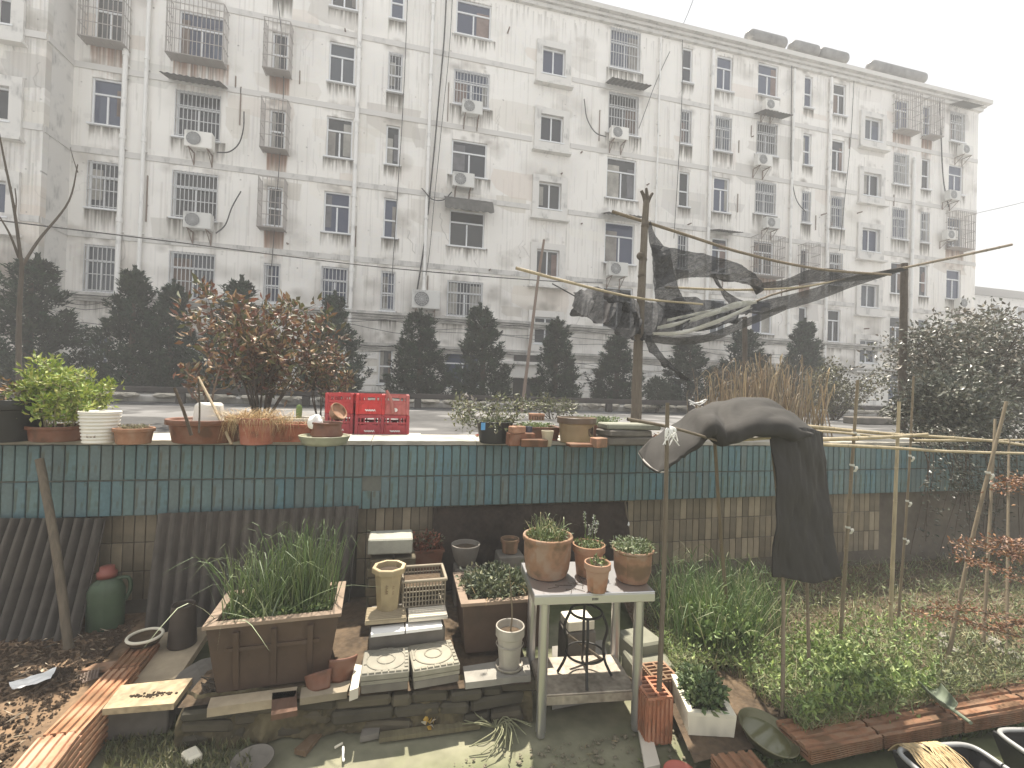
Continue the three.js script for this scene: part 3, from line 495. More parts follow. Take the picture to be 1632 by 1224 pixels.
{
  const vs = [coniferGeo(91, .19), coniferGeo(92, .165), coniferGeo(93, .21)];
  const list = [[42, 405, 145, 0, 'broad dark conifer at far left behind the bare branches'], [207, 425, 100, 1, 'tall dark conifer, left of a close pair by the left drain pipes'], [268, 446, 82, 1, 'slimmer dark conifer, right of a close pair under a barred window'], [372, 440, 112, 0, 'dark conifer mostly hidden behind the reddish-leaved shrub'], [525, 466, 104, 2, 'dark conifer between the reddish shrub and the stone-clad ground floor'], [668, 494, 108, 0, 'dark conifer standing above the red crates under the low air conditioner'], [768, 484, 104, 2, 'dark conifer behind the black pot with the shrub'],
    [884, 506, 78, 1, 'narrow dark conifer right of the door canopy'], [982, 530, 82, 1, 'narrow dark conifer just left of the tree-trunk post'], [1098, 540, 100, 2, 'dark conifer right of the tree-trunk post under the shade net'], [1188, 520, 96, 0, 'hazy dark conifer behind the dry tan reeds'], [1280, 508, 78, 1, 'narrow hazy conifer right of the dry reeds, touching the net']];
  list.forEach(([px, py, w, v, lab], i) => {
    const p = Z(px, 636, -13.7 - (i % 3) * .25), h = Z(px, py, p.z).y - YR - .13, o = thing('conifer', lab, 'conifer', V(p.x, YR + .13, p.z), i * 2.1, 'conifers along the facade');
    const rw = w * D(p) / FPX / 2 / [.19, .165, .21][v] / .88;
    part('crown', vs[v].crown, MT.needle, o); part('trunk', vs[v].trunk, MT.bark, o); o.scale.set(rw, h, rw);
  });
  // one clipped small tree
  seed = 99; const p = Z(1047, 660, -11.8), o = thing('small_round_conifer', 'small round clipped conifer on a bare trunk beside the tree-trunk post', 'small tree', V(p.x, YR, p.z)), lv = new Leaves(), c = Z(1047, 624, p.z).y - YR, s = 20 * D(p) / FPX;
  for (let i = 0; i < 3200; i++) { const a = R(0, 6.28), e = R(-1, 1), k = Math.pow(rnd(), .35), q = V(Math.cos(a) * Math.sqrt(1 - e * e), e * 1.25, Math.sin(a) * Math.sqrt(1 - e * e)); lv.rand(q.clone().multiplyScalar(s * k * R(.8, 1.05)).add(V(0, c, 0)), q, .07, .025, tint([.035, .05, .03]), .6); }
  lv.build('crown', MT.needle, o); const t = new MB(); t.taper([V(0, 0, 0), V(.03, c * .5, 0), V(0, c, 0)], .05, .03, 7); t.build('trunk', MT.bark, o);
}
// ---- branching shrubs
function shrub(o, { h, w, d = w, stems = 6, n = 2500, len = .09, wid = .045, cols, m = MT.leaf, lo = .25, r0 = .018, clump = .3, barkM = MT.bark, sub = 5, lean = 0, up = .3 }) {
  const b = new MB(), lv = new Leaves(), tips = [];
  for (let i = 0; i < stems; i++) {
    const a = i / stems * 6.283 + R(-.4, .4), q = R(.25, 1), top = V(Math.cos(a) * w / 2 * q + lean * h, h * R(.65, .98) * (1 - .25 * q * q), Math.sin(a) * d / 2 * q), root = V(Math.cos(a) * .06, 0, Math.sin(a) * .06);
    const pts = [root, root.clone().lerp(top, .35).add(V(R(-.05, .05), .05 * h, R(-.05, .05))), root.clone().lerp(top, .7).add(V(R(-.06, .06), 0, R(-.06, .06))), top]; b.taper(pts, r0, r0 * .3, 6, .12); const c = along(pts);
    for (let k = 0; k < sub; k++) { const t = lo + (1 - lo) * (k + R(0, 1)) / sub, s = c(t), a2 = R(0, 6.283), L2 = R(.12, .34) * w * (1.1 - .4 * t), e = s.clone().add(V(Math.cos(a2) * L2, R(.02, .22) * h * .6, Math.sin(a2) * L2)); b.taper([s, s.clone().lerp(e, .5).add(V(0, .02, 0)), e], r0 * .45, r0 * .15, 5); tips.push(e, s.clone().lerp(e, .55)); }
    tips.push(top);
  }
  for (let i = 0; i < n; i++) { const t = pick(tips), r = clump * R(.1, 1), q = V(R(-1, 1), R(-.8, 1), R(-1, 1)).normalize(); lv.rand(t.clone().addScaledVector(q, r * w * .5), V(q.x, q.y + up, q.z), len * R(.6, 1.25), wid * R(.7, 1.2), tint(pick(cols)), .7); }
  b.build('stems', barkM, o); lv.build('foliage', m, o); return o;
}
{
  seed = 110; let p = G(418, 672, YR);
  const RED = [[.20, .075, .035], [.26, .12, .045], [.15, .06, .035], [.30, .18, .07], [.11, .065, .035], [.20, .14, .055], [.13, .055, .035], [.09, .085, .035], [.08, .07, .03], [.36, .24, .14], [.10, .11, .04], [.13, .13, .045]];
  shrub(thing('reddish_shrub', 'tall loose shrub with reddish-brown and orange young leaves before a conifer', 'shrub', V(p.x - .02, YR, p.z)), { h: M(214, p), w: M(225, p), stems: 15, sub: 8, n: 2700, len: .115, wid: .055, cols: RED, lo: .22, r0: .015, clump: .13 });
  p = G(512, 668, YR);
  shrub(thing('reddish_shrub', 'smaller reddish-leaved shrub with bare lower stems left of the red crates', 'shrub', V(p.x, YR, p.z)), { h: M(130, p), w: M(85, p), stems: 7, sub: 5, n: 1000, len: .10, wid: .045, cols: RED, lo: .35, r0: .012, clump: .2 });
  p = G(325, 680, YR);
  shrub(thing('bare_sapling', 'crooked pale-barked sapling with a few orange leaves behind the brown tub', 'sapling', V(p.x, YR, p.z)), { h: M(125, p), w: M(70, p), stems: 3, sub: 4, n: 110, len: .10, wid: .05, cols: RED, lo: .5, r0: .02, barkM: mat('pale bark', [.26, .2, .15], { map: T.wood }) });
  // bare tree at the far left
  p = Z(32, 640, -8); const o = thing('bare_tree', 'bare grey tree with thin forked branches against the facade at far left', 'tree', V(p.x, YR, p.z)), b = new MB(), q = (x, y, z = 0) => Z(x, y, -8 + z).sub(o.position);
  b.taper([V(0, 0, 0), q(30, 520), q(35, 425)], .038, .026, 7, .1); b.taper([q(35, 425), q(22, 330, .2), q(6, 250, .3), q(-6, 190, .5)], .024, .009, 6); b.taper([q(35, 425), q(60, 385, -.2), q(110, 320, -.4), q(124, 262, -.4)], .022, .008, 6); b.taper([q(30, 410), q(14, 370, .3), q(-4, 340, .4)], .02, .008, 6); b.taper([q(24, 345, .1), q(26, 320), q(24, 300)], .012, .006, 5);
  b.taper([q(124, 275, -.4), q(116, 250, -.3), q(112, 235, -.3)], .008, .004, 5); b.taper([q(18, 300, .2), q(8, 270, 0)], .01, .005, 5); b.build('trunk', MT.greyBark, o);
  // hazy shrubs at the right
  seed = 117; p = G(1572, 704, YR);
  shrub(thing('glossy_shrub', 'large dark shrub with small glossy leaves at the right edge behind the wall', 'shrub', V(p.x + .62, YR - .1, p.z - .6)), { h: M(232, p) * 1.08, w: M(232, p), d: 1.8, stems: 30, sub: 13, n: 15500, len: .075, wid: .042, cols: [[.16, .165, .125], [.19, .18, .14], [.13, .14, .105], [.22, .195, .155]], m: MT.gloss, lo: .02, r0: .018, clump: .26, up: 0 });
  p = G(1562, 712, YR);
  shrub(thing('glossy_shrub', 'lower round glossy-leaved shrub before the large dark one, behind the bamboo rails', 'shrub', V(p.x, YR - .1, p.z - .35)), { h: M(140, p), w: M(165, p), d: 1.0, stems: 24, sub: 9, n: 11000, len: .066, wid: .038, cols: [[.11, .12, .085], [.14, .135, .10], [.09, .10, .075]], m: MT.gloss, lo: .02, r0: .014, clump: .26, up: 0 });
  p = G(1360, 672, YR);
  shrub(thing('leafy_shrub', 'loose olive-green shrub between the reeds and the square post', 'shrub', V(p.x, YR, p.z - .5)), { h: M(98, p), w: M(125, p), stems: 11, sub: 6, n: 3000, len: .085, wid: .045, cols: [[.085, .085, .04], [.11, .10, .05], [.06, .06, .035], [.16, .15, .05]], m: MT.gloss, lo: .15, r0: .014, clump: .22 });
  p = G(880, 668, YR);
  shrub(thing('low_shrub', 'low straggly green plant behind the brick pile and pale pot', 'shrub', V(p.x, YR, p.z)), { h: M(34, p), w: M(110, p), d: .5, stems: 9, sub: 4, n: 420, len: .075, wid: .04, cols: [[.12, .13, .05], [.16, .16, .07], [.07, .08, .04]], r0: .008, clump: .2 });
  p = G(742, 672, YR);
  shrub(thing('low_shrub', 'sparse low plant right of the red crates before the barrier', 'shrub', V(p.x, YR, p.z)), { h: M(42, p), w: M(50, p), stems: 5, sub: 3, n: 90, len: .08, wid: .04, cols: [[.14, .13, .06], [.3, .28, .26]], r0: .007, clump: .2 });
  // dry reeds
  seed = 123; p = G(1212, 690, YR); const rd = new Leaves();
  for (let i = 0; i < 520; i++) { const x = R(-1, 1) * M(92, p), z = R(-.5, .5), hgt = M(122, p) * (.62 + .38 * Math.cos(x / M(88, p) * 1.3)) * R(.42, 1.08), a = V(x, 0, z), t = V(x + R(-.22, .22), hgt, z + R(-.2, .2)); rd.blade([a, a.clone().lerp(t, .6).add(V(R(-.05, .05), 0, 0)), t, t.clone().add(V(R(-.16, .16), -R(.02, .22), R(-.1, .1)))], R(.008, .022), tint(pick([[.24, .19, .13], [.33, .27, .19], [.19, .145, .10], [.36, .28, .17]]))); }
  const ro = thing('dry_reeds', 'stand of dry tan reeds behind the draped rubber mat', 'reeds', V(p.x, YR, p.z)); stuff(rd.build('stalks', MT.dry, ro)); 
}
// ================================================================= posts, poles and the torn shade net
function pole(name, label, pts, r0, r1, m, cat = 'pole', group) {
  const a = pts[0], o = thing(name, label, cat, a.clone(), 0, group), b = new MB(), l = pts.map(q => q.clone().sub(a)); b.taper(l, r0, r1, 9, .05);
  if (m === MT.bamboo || m === MT.oldBamboo) { const c = along(l), n = Math.max(3, Math.round(a.distanceTo(pts[pts.length - 1]) / .28)); for (let i = 1; i < n; i++) { const g = new THREE.TorusGeometry(lerp(r0, r1, i / n) * .98, lerp(r0, r1, i / n) * .22, 5, 10), t = c(i / n + .005).sub(c(i / n - .005)).normalize(); g.applyQuaternion(new THREE.Quaternion().setFromUnitVectors(V(0, 0, 1), t)); const q = c(i / n); b.add(g, q.x, q.y, q.z); } }
  b.build('shaft', m, o); return o;
}
{
  seed = 130; const z1 = -5.1, z2 = -5.5, P = (a, z) => a.map(q => Z(q[0], q[1], q[2] ?? z));
  const base = Z(1013, 690, z1); base.y = YR;
  let o = pole('trunk_post', 'rough dead tree trunk set upright as a post with stubby forked tip', [base, ...P([[1017, 560], [1022, 470], [1026, 390], [1030, 320]], z1)], M(9, base), M(5, base), mat('weathered trunk', [.20, .175, .145], { map: T.wood, bump: T.fine, bs: .012, rough: 1 }), 'post');
  { const b = new MB(), q = (x, y) => Z(x, y, z1).sub(o.position); b.taper([q(1030, 326), q(1026, 312), q(1022, 304)], .03, .018, 6); b.taper([q(1030, 326), q(1031, 312), q(1030, 300)], .03, .015, 6); b.taper([q(1030, 326), q(1036, 314), q(1040, 308)], .03, .016, 6); for (const y of [360, 408, 414, 440]) b.add(new THREE.IcosahedronGeometry(.05, 1), ...q(1026 + R(-6, 6), y).toArray()); b.build('fork', MT.greyBark, o); }
  const b2 = Z(1437, 712, -5.7); b2.y = YR;
  pole('square_post', 'straight dark wooden post holding the right corner of the net', [b2, ...P([[1438, 600], [1440, 500], [1441, 420]], -5.7)], M(5.6, b2), M(5.2, b2), MT.greyBark, 'post');
  pole('metal_pole', 'slender leaning grey pole with wires before the door canopy', P([[830, 668], [845, 546], [857, 450], [867, 382]], -10.4), .042, .03, MT.rust, 'pole');
  pole('thin_post', 'thin grey upright post behind the reeds under the net', P([[1187, 640], [1187, 505]], -7.7), .05, .045, MT.greyBark, 'post');
  pole('bamboo_pole', 'long pale bamboo pole slanting left of the trunk post under the net', P([[822, 427], [900, 448], [1010, 474], [1120, 485]], -4.98), .018, .012, MT.bamboo);
  pole('bamboo_pole', 'dark bamboo pole from the top of the trunk post along the net edge', P([[976, 337], [1080, 370], [1180, 402], [1300, 428], [1420, 438]], -5.2), .02, .016, MT.oldBamboo);
  pole('bamboo_pole', 'bamboo pole running level through the middle of the net', P([[1060, 458], [1180, 462], [1270, 458], [1346, 446]], -5.3), .016, .013, MT.bamboo);
  pole('bamboo_pole', 'long bamboo pole rising past the net to the right against the sky', P([[1612, 390], [1530, 408], [1440, 427], [1330, 448], [1230, 470], [1165, 500]], -5.6), .022, .014, MT.oldBamboo);
  const net = thing('shade_net', 'torn black shade net sagging between the trunk post and square post', 'shade net', Z(1150, 470, -5.3));
  const nm = mat('black net', [.040, .040, .042], { rough: .9, transparent: true, opacity: .93, alphaMap: tex(256, .24, (u, v) => clamp(.88 + .3 * (fbm(u, v, 9, 4, 201) - .5) + .08 * Math.sin(v * 6.283 * 14), 0, 1)) });
  const pale = mat('sheen net', [.62, .62, .60], { rough: .6, transparent: true, opacity: .95, alphaMap: nm.alphaMap });  // pale strips put the shiny streaks of the net into colour
  const ruled = (A, B, za, zb, n = 48, m = 14, rip = .03, mm = nm) => { const a = along(P(A, za)), b = along(P(B, zb)), s = R(0, 9), f1 = R(13, 24), f2 = R(34, 55); const g = sheet((u, v) => { const p = a(u).lerp(b(u), v).sub(net.position), k = Math.sin(Math.PI * v), e = fbm(u * .9, v * .3, 12, 3, 17 + Math.floor(s)) - .5; p.y -= k * rip * 1.2; p.z += k * rip * (1.6 * Math.sin(u * f1 + s + v * 3) + .8 * Math.sin(u * f2 + v * 9 + s)) + rip * .9 * e; p.y += k * rip * .45 * Math.sin(u * f1 * 1.1 + s) + rip * .5 * e; return p; }, n * 2, m, 0); part('net_panel', boxUV(g), mm, net); };
  ruled([[1040, 388], [1090, 399], [1150, 411], [1195, 430], [1218, 456]], [[1043, 462], [1080, 446], [1120, 442], [1160, 446], [1216, 459]], -5.150, -5.269, 50, 18, .05);
  ruled([[1038, 388], [1040, 420], [1042, 452], [1046, 480], [1062, 500]], [[1068, 394], [1076, 440], [1086, 470], [1104, 492], [1118, 504]], -5.162, -5.091, 40, 14, .05);
  ruled([[1037, 352], [1044, 374], [1058, 392]], [[1032, 356], [1036, 392], [1044, 406]], -5.162, -5.150, 14, 4, .01);
  ruled([[1140, 436], [1155, 462], [1190, 480], [1240, 474], [1300, 458], [1345, 444], [1440, 426]], [[1134, 436], [1160, 482], [1200, 500], [1250, 494], [1310, 476], [1360, 457], [1440, 431]], -5.269, -5.506, 70, 10, .03);
  ruled([[1215, 450], [1250, 446], [1290, 430], [1330, 428], [1380, 434], [1438, 426]], [[1215, 459], [1262, 456], [1300, 449], [1345, 450], [1395, 443], [1438, 431]], -5.328, -5.565, 60, 10, .03);
  ruled([[1060, 480], [1100, 474], [1150, 482], [1190, 484]], [[1058, 508], [1100, 500], [1150, 503], [1192, 500]], -5.180, -5.091, 40, 12, .05);
  ruled([[912, 468], [930, 461], [960, 460], [1000, 469], [1018, 478]], [[914, 490], [935, 506], [965, 520], [1000, 540], [1016, 544]], -5.091, -4.854, 50, 20, .09);
  ruled([[960, 470], [985, 480], [1008, 500], [1014, 530]], [[978, 470], [1000, 482], [1016, 500], [1020, 530]], -4.884, -4.854, 30, 8, .04);
  ruled([[1020, 478], [1050, 484], [1080, 494], [1140, 500], [1180, 496]], [[1024, 542], [1055, 534], [1090, 526], [1150, 516], [1186, 504]], -5.091, -4.973, 60, 18, .07);
  ruled([[1030, 534], [1080, 538], [1130, 531], [1190, 507], [1250, 486]], [[1030, 544], [1080, 550], [1135, 543], [1195, 519], [1255, 493]], -4.943, -5.210, 50, 6, .02);
  ruled([[1024, 534], [1036, 560], [1060, 583], [1100, 605]], [[1036, 534], [1052, 560], [1074, 584], [1104, 609]], -4.973, -4.914, 30, 6, .025);
  for (const [A, B] of [[[[1048, 520], [1090, 510], [1140, 494], [1176, 484]], [[1048, 525], [1092, 516], [1142, 499], [1178, 487]]], [[[1040, 530], [1090, 526], [1150, 506], [1196, 486]], [[1040, 534], [1092, 532], [1152, 512], [1200, 490]]], [[[1064, 508], [1110, 498], [1160, 488]], [[1064, 511], [1112, 503], [1162, 491]]], [[[1130, 498], [1170, 482], [1204, 478]], [[1126, 506], [1174, 492], [1208, 483]]]]) ruled(A, B, -4.884, -4.973, 40, 4, .015, pale);
  cable('net_cord', 'thin cord from the left bamboo pole down to the bulge of net', P([[880, 452], [900, 463], [916, 472]], -5.05), .008, MT.wire, 'cord');
}
// ================================================================= garden wall with its tiles and coping
const XW0 = Z(-40, 760, ZW).x, XW1 = Z(1760, 760, ZW).x + .6, YB = Z(300, 820, ZW).y, PIT = .0776;
{
  seed = 140; const o = thing('retaining_wall', 'long garden wall of teal tiles above and cream tiles below', 'garden wall', V((XW0 + XW1) / 2, 0, ZW)), lx = x => x - o.position.x, W = XW1 - XW0;
  const c = new MB(); const gr = new MB(); gr.box(W, 1.52 - YB, .5, 0, (1.52 + YB) / 2, -.262); gr.build('grout', mat('teal grout', [.19, .20, .175], { map: T.grime, rough: .95 }), o); c.box(W, YB + .1, .42, 0, YB / 2 - .052, -.312); c.build('core', MT.mortar, o);
  const cop = new MB(); for (let x = XW0; x < XW1; x += .93) { const g = new THREE.BoxGeometry(.925, .035, .56, 24, 1, 6), p = g.attributes.position; for (let i = 0; i < p.count; i++) if (p.getZ(i) > .27) p.setZ(i, .285 + .012 * Math.sin(40 * (x + p.getX(i))) * Math.sin(13 * (x + p.getX(i))) - (rnd() < .12 ? .012 : 0)); cop.add(g, lx(x + .46), 1.535, -.265); } cop.build('coping', mat('coping', [.58, .55, .48], { map: T.grime, bump: T.fine, bs: .004 }), o);
  const rh = (1.515 - YB) / 2, tealG = [0, 1, 2].map(k => { const g = wob(cbox(.0690, rh - .011, .016, .004), .0009, 30, k); return boxUV(g); });
  const teal = [[.12, .205, .215], [.11, .19, .21], [.135, .21, .215], [.125, .185, .19], [.105, .20, .23], [.14, .19, .19], [.12, .20, .205], [.13, .19, .20]].map((q, i) => mat('teal tile ' + i, q, { map: T.soil2, rough: .45, bump: T.coarse, bs: .002 }));
  const hole = Z(596, 777, ZW);
  let n = 0; for (let r = 0; r < 2; r++) for (let x = Z(-8, 760, ZW).x; x < Z(1520, 760, ZW).x && n < 298; x += PIT) {
    const y = YB + rh * (1.5 - r) , xx = x + R(-.0015, .0015); if (r === 1 && Math.abs(xx - hole.x) < .07) { const t = part('teal_tile', boxUV(cbox(.0665, rh * .55, .016, .004)), pick(teal), o); t.position.set(lx(xx), YB + rh * .28, -.004); n++; continue; }
    const t = part('teal_tile', pick(tealG), pick(teal), o); t.position.set(lx(xx), y + R(-.002, .002), -.004 + R(-.002, .002)); t.rotation.z = R(-.006, .006); n++;
  }
  const ch = .232, crG = [0, 1].map(k => boxUV(wob(cbox(.0705, ch - .009, .012, .0025), .0004, 30, k))), crM = [[.36, .30, .21], [.33, .275, .19], [.39, .33, .235], [.29, .24, .165]].map((q, i) => mat('cream tile ' + i, q, { map: T.grime, rough: .5 }));
  for (const [a, b] of [[Z(150, 880, ZW - .1).x, Z(262, 880, ZW - .1).x], [Z(576, 860, ZW - .1).x, Z(1400, 860, ZW - .1).x]]) for (let r = 0; r < 3; r++) for (let x = a; x < b; x += PIT) { const t = part('cream_tile', pick(crG), pick(crM), o); t.position.set(lx(x), YB - ch * (r + .5) - .004, -.1 + .001 + R(-.001, .001)); }
  const st = new MB(); for (let x = Z(1520, 760, ZW).x + .1; x < XW1; x += PIT) for (let r = 0; r < 2; r++) st.add(tealG[0].clone(), lx(x), YB + rh * (r + .5), -.004); stuff(st.build('far_tiles', teal[3], o));
}
// ================================================================= pots and plants: builders
function potProfile(rt, rb, h, style) {
  const t = Math.max(.006, rt * .07), P = [[0, 0], [rb * .96, 0], [rb, .006]];
  if (style === 'rim') P.push([lerp(rb, rt * .93, .78), h * .74], [rt * .94, h * .76], [rt, h * .78], [rt, h * .985], [rt * .985, h]);
  else if (style === 'roll') P.push([lerp(rb, rt, .55), h * .35], [rt * .9, h * .7], [rt * .905, h * .88], [rt * .98, h * .93], [rt, h * .965], [rt * .985, h]);
  else if (style === 'belly') P.push([rb * 1.12, h * .18], [rt * .93, h * .5], [rt * .94, h * .78], [rt * .92, h * .84], [rt * 1.0, h * .9], [rt, h * .97], [rt * .98, h]);
  else if (style === 'rib') { for (let i = 0; i < 9; i++) { const a = (i + .1) / 9, b = (i + .62) / 9; P.push([lerp(rb, rt * .97, a), h * a], [lerp(rb, rt, a) + .006, h * (a + .02)], [lerp(rb, rt, b) + .006, h * b], [lerp(rb, rt * .97, b), h * (b + .02)]); } P.push([rt, h * .985], [rt, h]); }
  else if (style === 'bowl') P.push([rb * 1.15, h * .08], [lerp(rb, rt, .6), h * .4], [lerp(rb, rt, .9), h * .8], [rt, h * .97], [rt * .99, h]);
  else P.push([lerp(rb, rt, .5), h * .5], [rt, h * .98], [rt * .99, h]);
  const lip = rt - t * 1.4; P.push([lip, h], [lip - t * .1, h * .95], [lip * .94, h * .72], [0, h * .72]);
  return P;
}
function pot(name, label, cat, px, pyBase, plane, wt, wb, hp, style, m, { sx = 1, sz = 1, soil = true, group, turn = 0 } = {}) {
  const f = G(px, pyBase, plane), p = back(f, M(wb / 2, f)), o = thing(name, label, cat, V(p.x, plane, p.z), turn, group), rt = M(wt / 2, p), rb = M(wb / 2, p), h = M(hp, p);
  const b = new MB(); b.lathe(potProfile(rt, rb, h, style), 40, 0, 0, 0, sx, sz); b.build('pot', m, o);
  if (soil) { const s = new MB(); const g = new THREE.CircleGeometry(rt * .88, 28, 0); g.rotateX(-Math.PI / 2); g.scale(sx, 1, sz); const sp = new THREE.SphereGeometry(rt * .86, 18, 6, 0, 6.283, 0, 1.2); sp.scale(sx, .16, sz); s.add(sp, 0, h * .84 - rt * .08, 0); s.build('soil', MT.potSoil, o); }
  return Object.assign(o, { rt, rb, h });
}
const GREEN = [[.10, .15, .04], [.14, .19, .05], [.07, .11, .03], [.17, .20, .07]], LIME = [[.26, .34, .05], [.34, .40, .07], [.18, .27, .04], [.42, .44, .12]], OLIVE = [[.10, .115, .05], [.07, .085, .04], [.15, .15, .08]], STRAW = [[.48, .36, .19], [.40, .28, .14], [.55, .43, .25], [.32, .20, .10]];
function sprouts(o, cy, rx, rz, n, h, len, wid, cols, m = MT.leaf, name = 'foliage') {
  const lv = new Leaves();
  for (let i = 0; i < n; i++) { const a = R(0, 6.283), q = Math.sqrt(rnd()), b = V(Math.cos(a) * rx * q, cy, Math.sin(a) * rz * q), k = R(.2, 1), t = b.clone().add(V(R(-.4, .4) * h, h * k, R(-.4, .4) * h)); if (rnd() < .3) lv.blade([b, b.clone().lerp(t, .5), t], .004, tint(cols[0])); lv.rand(t, V(t.x - b.x, R(-.1, .5) * h, t.z - b.z).normalize(), len * R(.6, 1.2), wid * R(.7, 1.2), tint(pick(cols)), .7); }
  return lv.build(name, m, o);
}
function blades(o, cy, spots, n, h, w, cols, droop = .25, name = 'blades', m = MT.leaf) {
  const lv = new Leaves();
  for (let i = 0; i < n; i++) { const s = pick(spots), b = V(s[0] + R(-1, 1) * s[2], cy, s[1] + R(-1, 1) * s[2]), a = R(0, 6.283), k = h * R(.45, 1), d = droop * R(.2, 1.6) * h, t = b.clone().add(V(Math.cos(a) * d, k, Math.sin(a) * d)), mid = b.clone().lerp(t, .55).add(V(0, k * .12, 0)); const pts = [b, mid, t]; if (rnd() < .3) pts.push(t.clone().add(V(Math.cos(a) * d * .8, -k * R(.1, .35), Math.sin(a) * d * .8))); lv.blade(pts, w * R(.7, 1.3), tint(pick(cols), .25)); }
  return lv.build(name, m, o);
}
const YL = 1.553;                                     // top of the coping
// ================================================================= along the coping, left to right
{
  seed = 160;
  let o = pot('black_pot', 'large black plastic pot cut by the left edge of the picture', 'plant pot', 0, 706, YL, 122, 92, 66, 'rim', MT.blackPlastic);
  shrub(o, { h: M(120, o.position), w: M(120, o.position), stems: 6, sub: 4, n: 260, len: .06, wid: .028, cols: [[.10, .09, .05], [.16, .2, .05], [.07, .06, .04], [.3, .16, .05]], r0: .006, clump: .2 });
  o = pot('shrub_tray', 'bright lime-green leafy shrub in a shallow brown bowl', 'potted shrub', 92, 705, YL, 76, 66, 24, 'rim', MT.terraOld);
  o.children.find(c => c.name === 'pot').material = MT.brownPot;
  shrub(o, { h: M(138, o.position), w: M(118, o.position), d: .4, stems: 16, sub: 8, n: 4200, len: .046, wid: .019, cols: LIME, lo: .22, r0: .006, clump: .14, barkM: mat('pale twig', [.42, .36, .24], {}) });
  o = pot('ribbed_bucket', 'white ribbed plastic bucket standing on the wall', 'bucket', 158, 708, YL, 52, 40, 50, 'rib', MT.whitePlastic, { soil: false });
  { const b = new MB(); b.add(new THREE.TorusGeometry(o.rt * 1.0, .006, 6, 40).rotateX(Math.PI / 2), 0, o.h * .995, 0); b.build('rim', MT.whitePlastic, o); const k = new MB(); for (const [x, y] of [[-.02, .26], [.0, .26], [.022, .255]]) k.box(.012, .02, .003, x, o.h * y, o.rb * 1.09); k.build('stencil_mark', MT.rust, o); }
  o = pot('terracotta_bowl', 'small orange terracotta pot with a dry low cushion, beside the white ribbed bucket', 'plant pot', 213, 709, YL, 55, 45, 25, 'rim', MT.terracotta);
  sprouts(o, o.h * .88, o.rt * .72, o.rt * .72, 420, .035, .014, .008, [[.28, .23, .15], [.2, .17, .11], [.16, .17, .08]], MT.dry, 'dry_cushion');
  // brown tub, white container, sticks
  o = pot('brown_tub', 'wide brown glazed tub holding a white container and sticks', 'tub', 330, 708, YL, 112, 92, 36, 'rim', MT.brownPot);
  const tb = o; { const c = thing('white_container', 'white translucent plastic container upside down in the brown tub', 'container', V(o.position.x + .0, YL + o.h * .8, o.position.z - .02), .15), w = M(40, o.position), h = M(32, o.position), b = new MB(); const g = cbox(w, h, w * .8, .018), p = g.attributes.position; for (let i = 0; i < p.count; i++) { const k = 1 - .13 * (p.getY(i) / h + .5); p.setX(i, p.getX(i) * k); p.setZ(i, p.getZ(i) * k); } g.computeVertexNormals(); b.add(g, 0, h / 2, 0); b.build('body', MT.whitePlastic, c); const rm = new MB(); rm.box(w * 1.1, .012, w * .9, 0, h * .012, 0, 0, 0, 0, .003); rm.box(.012, h * .8, .012, w * .46, h * .45, w * .36, 0, 0, .06); rm.build('rim', MT.whitePlastic, c); }
  const stick = (lab, a, b, r, m, zo = 0) => { const p = G(a[0], a[1], YL + (a[2] ?? 0)), q = Z(b[0], b[1], p.z + zo); pole('stick', lab, [p, p.clone().lerp(q, .5).add(V(.006, 0, 0)), q], r, r * .8, m, 'stick', 'sticks in the brown tub'); };
  stick('short gnarled stick leaning left out of the brown tub', [305, 694, .12], [278, 618], .011, MT.bark); stick('long pale peeled stick leaning over the front of the brown tub', [369, 708], [316, 601], .011, mat('peeled wood', [.55, .46, .33], { map: T.wood }), -.25); stick('thin upright twig behind the white container in the tub', [317, 690, .14], [316, 604], .006, MT.greyBark);
  o = pot('straw_pot', 'red plastic pot with dead straw hanging over its rim', 'plant pot', 409, 710, YL, 58, 46, 42, 'rim', MT.terraRed);
  blades(o, o.h * .85, [[0, 0, o.rt * .8], [-.1, .02, .1], [.12, 0, .12]], 420, .11, .0035, STRAW, 1.3, 'dead_straw', MT.dry); { const lv = new Leaves(); for (let i = 0; i < 260; i++) { const a = R(-.9, 4.0), r = o.rt, b = V(Math.cos(a) * r * .7, o.h * .95, Math.sin(a) * r * .7), t = V(Math.cos(a) * r * R(1.05, 1.7), o.h * R(.85, 1.1), Math.sin(a) * r * R(1.02, 1.2)), e = t.clone().add(V(R(-.05, .05), -o.h * R(.2, .95), R(0, .03))); lv.blade([b, t, e], .003, tint(pick(STRAW))); } lv.build('hanging_straw', MT.dry, o); }
  // long reddish trough further back
  const trough = (name, label, cat, px, py, plane, wPx, hPx, dep, m, turn = 0, taperK = .12, yOff = 0) => { const f = G(px, py, plane), w = M(wPx, f), h = M(hPx, f), q = V(f.x, plane + yOff, f.z - dep / 2), o = thing(name, label, cat, q, turn); tub(o, w, dep, h, taperK, .018, m); return Object.assign(o, { w, h, d: dep }); };
  o = trough('red_trough', 'long reddish-brown plastic trough with straw behind the red pot', 'trough', 462, 705, YL, 104, 29, .24, MT.terraRed);
  blades(o, o.h * .8, [[-.15, .03, .12], [.1, .05, .12]], 160, .09, .003, STRAW, .9, 'dead_straw', MT.dry);
  o = trough('pale_trough', 'low pale concrete trough behind the straw and the bonsai bowl', 'trough', 466, 691, YR, 120, 24, .3, MT.paleStone);
  { const c = thing('cactus', 'short green columnar cactus behind the straw pot', 'cactus', V(o.position.x + .03, YR + o.h * .85, o.position.z)), b = new MB(); b.lathe([[.0, 0], [.028, .01], [.032, .1], [.026, .155], [0, .17]], 10); b.build('stem', mat('cactus', [.13, .2, .05], { rough: .7 }), c); }
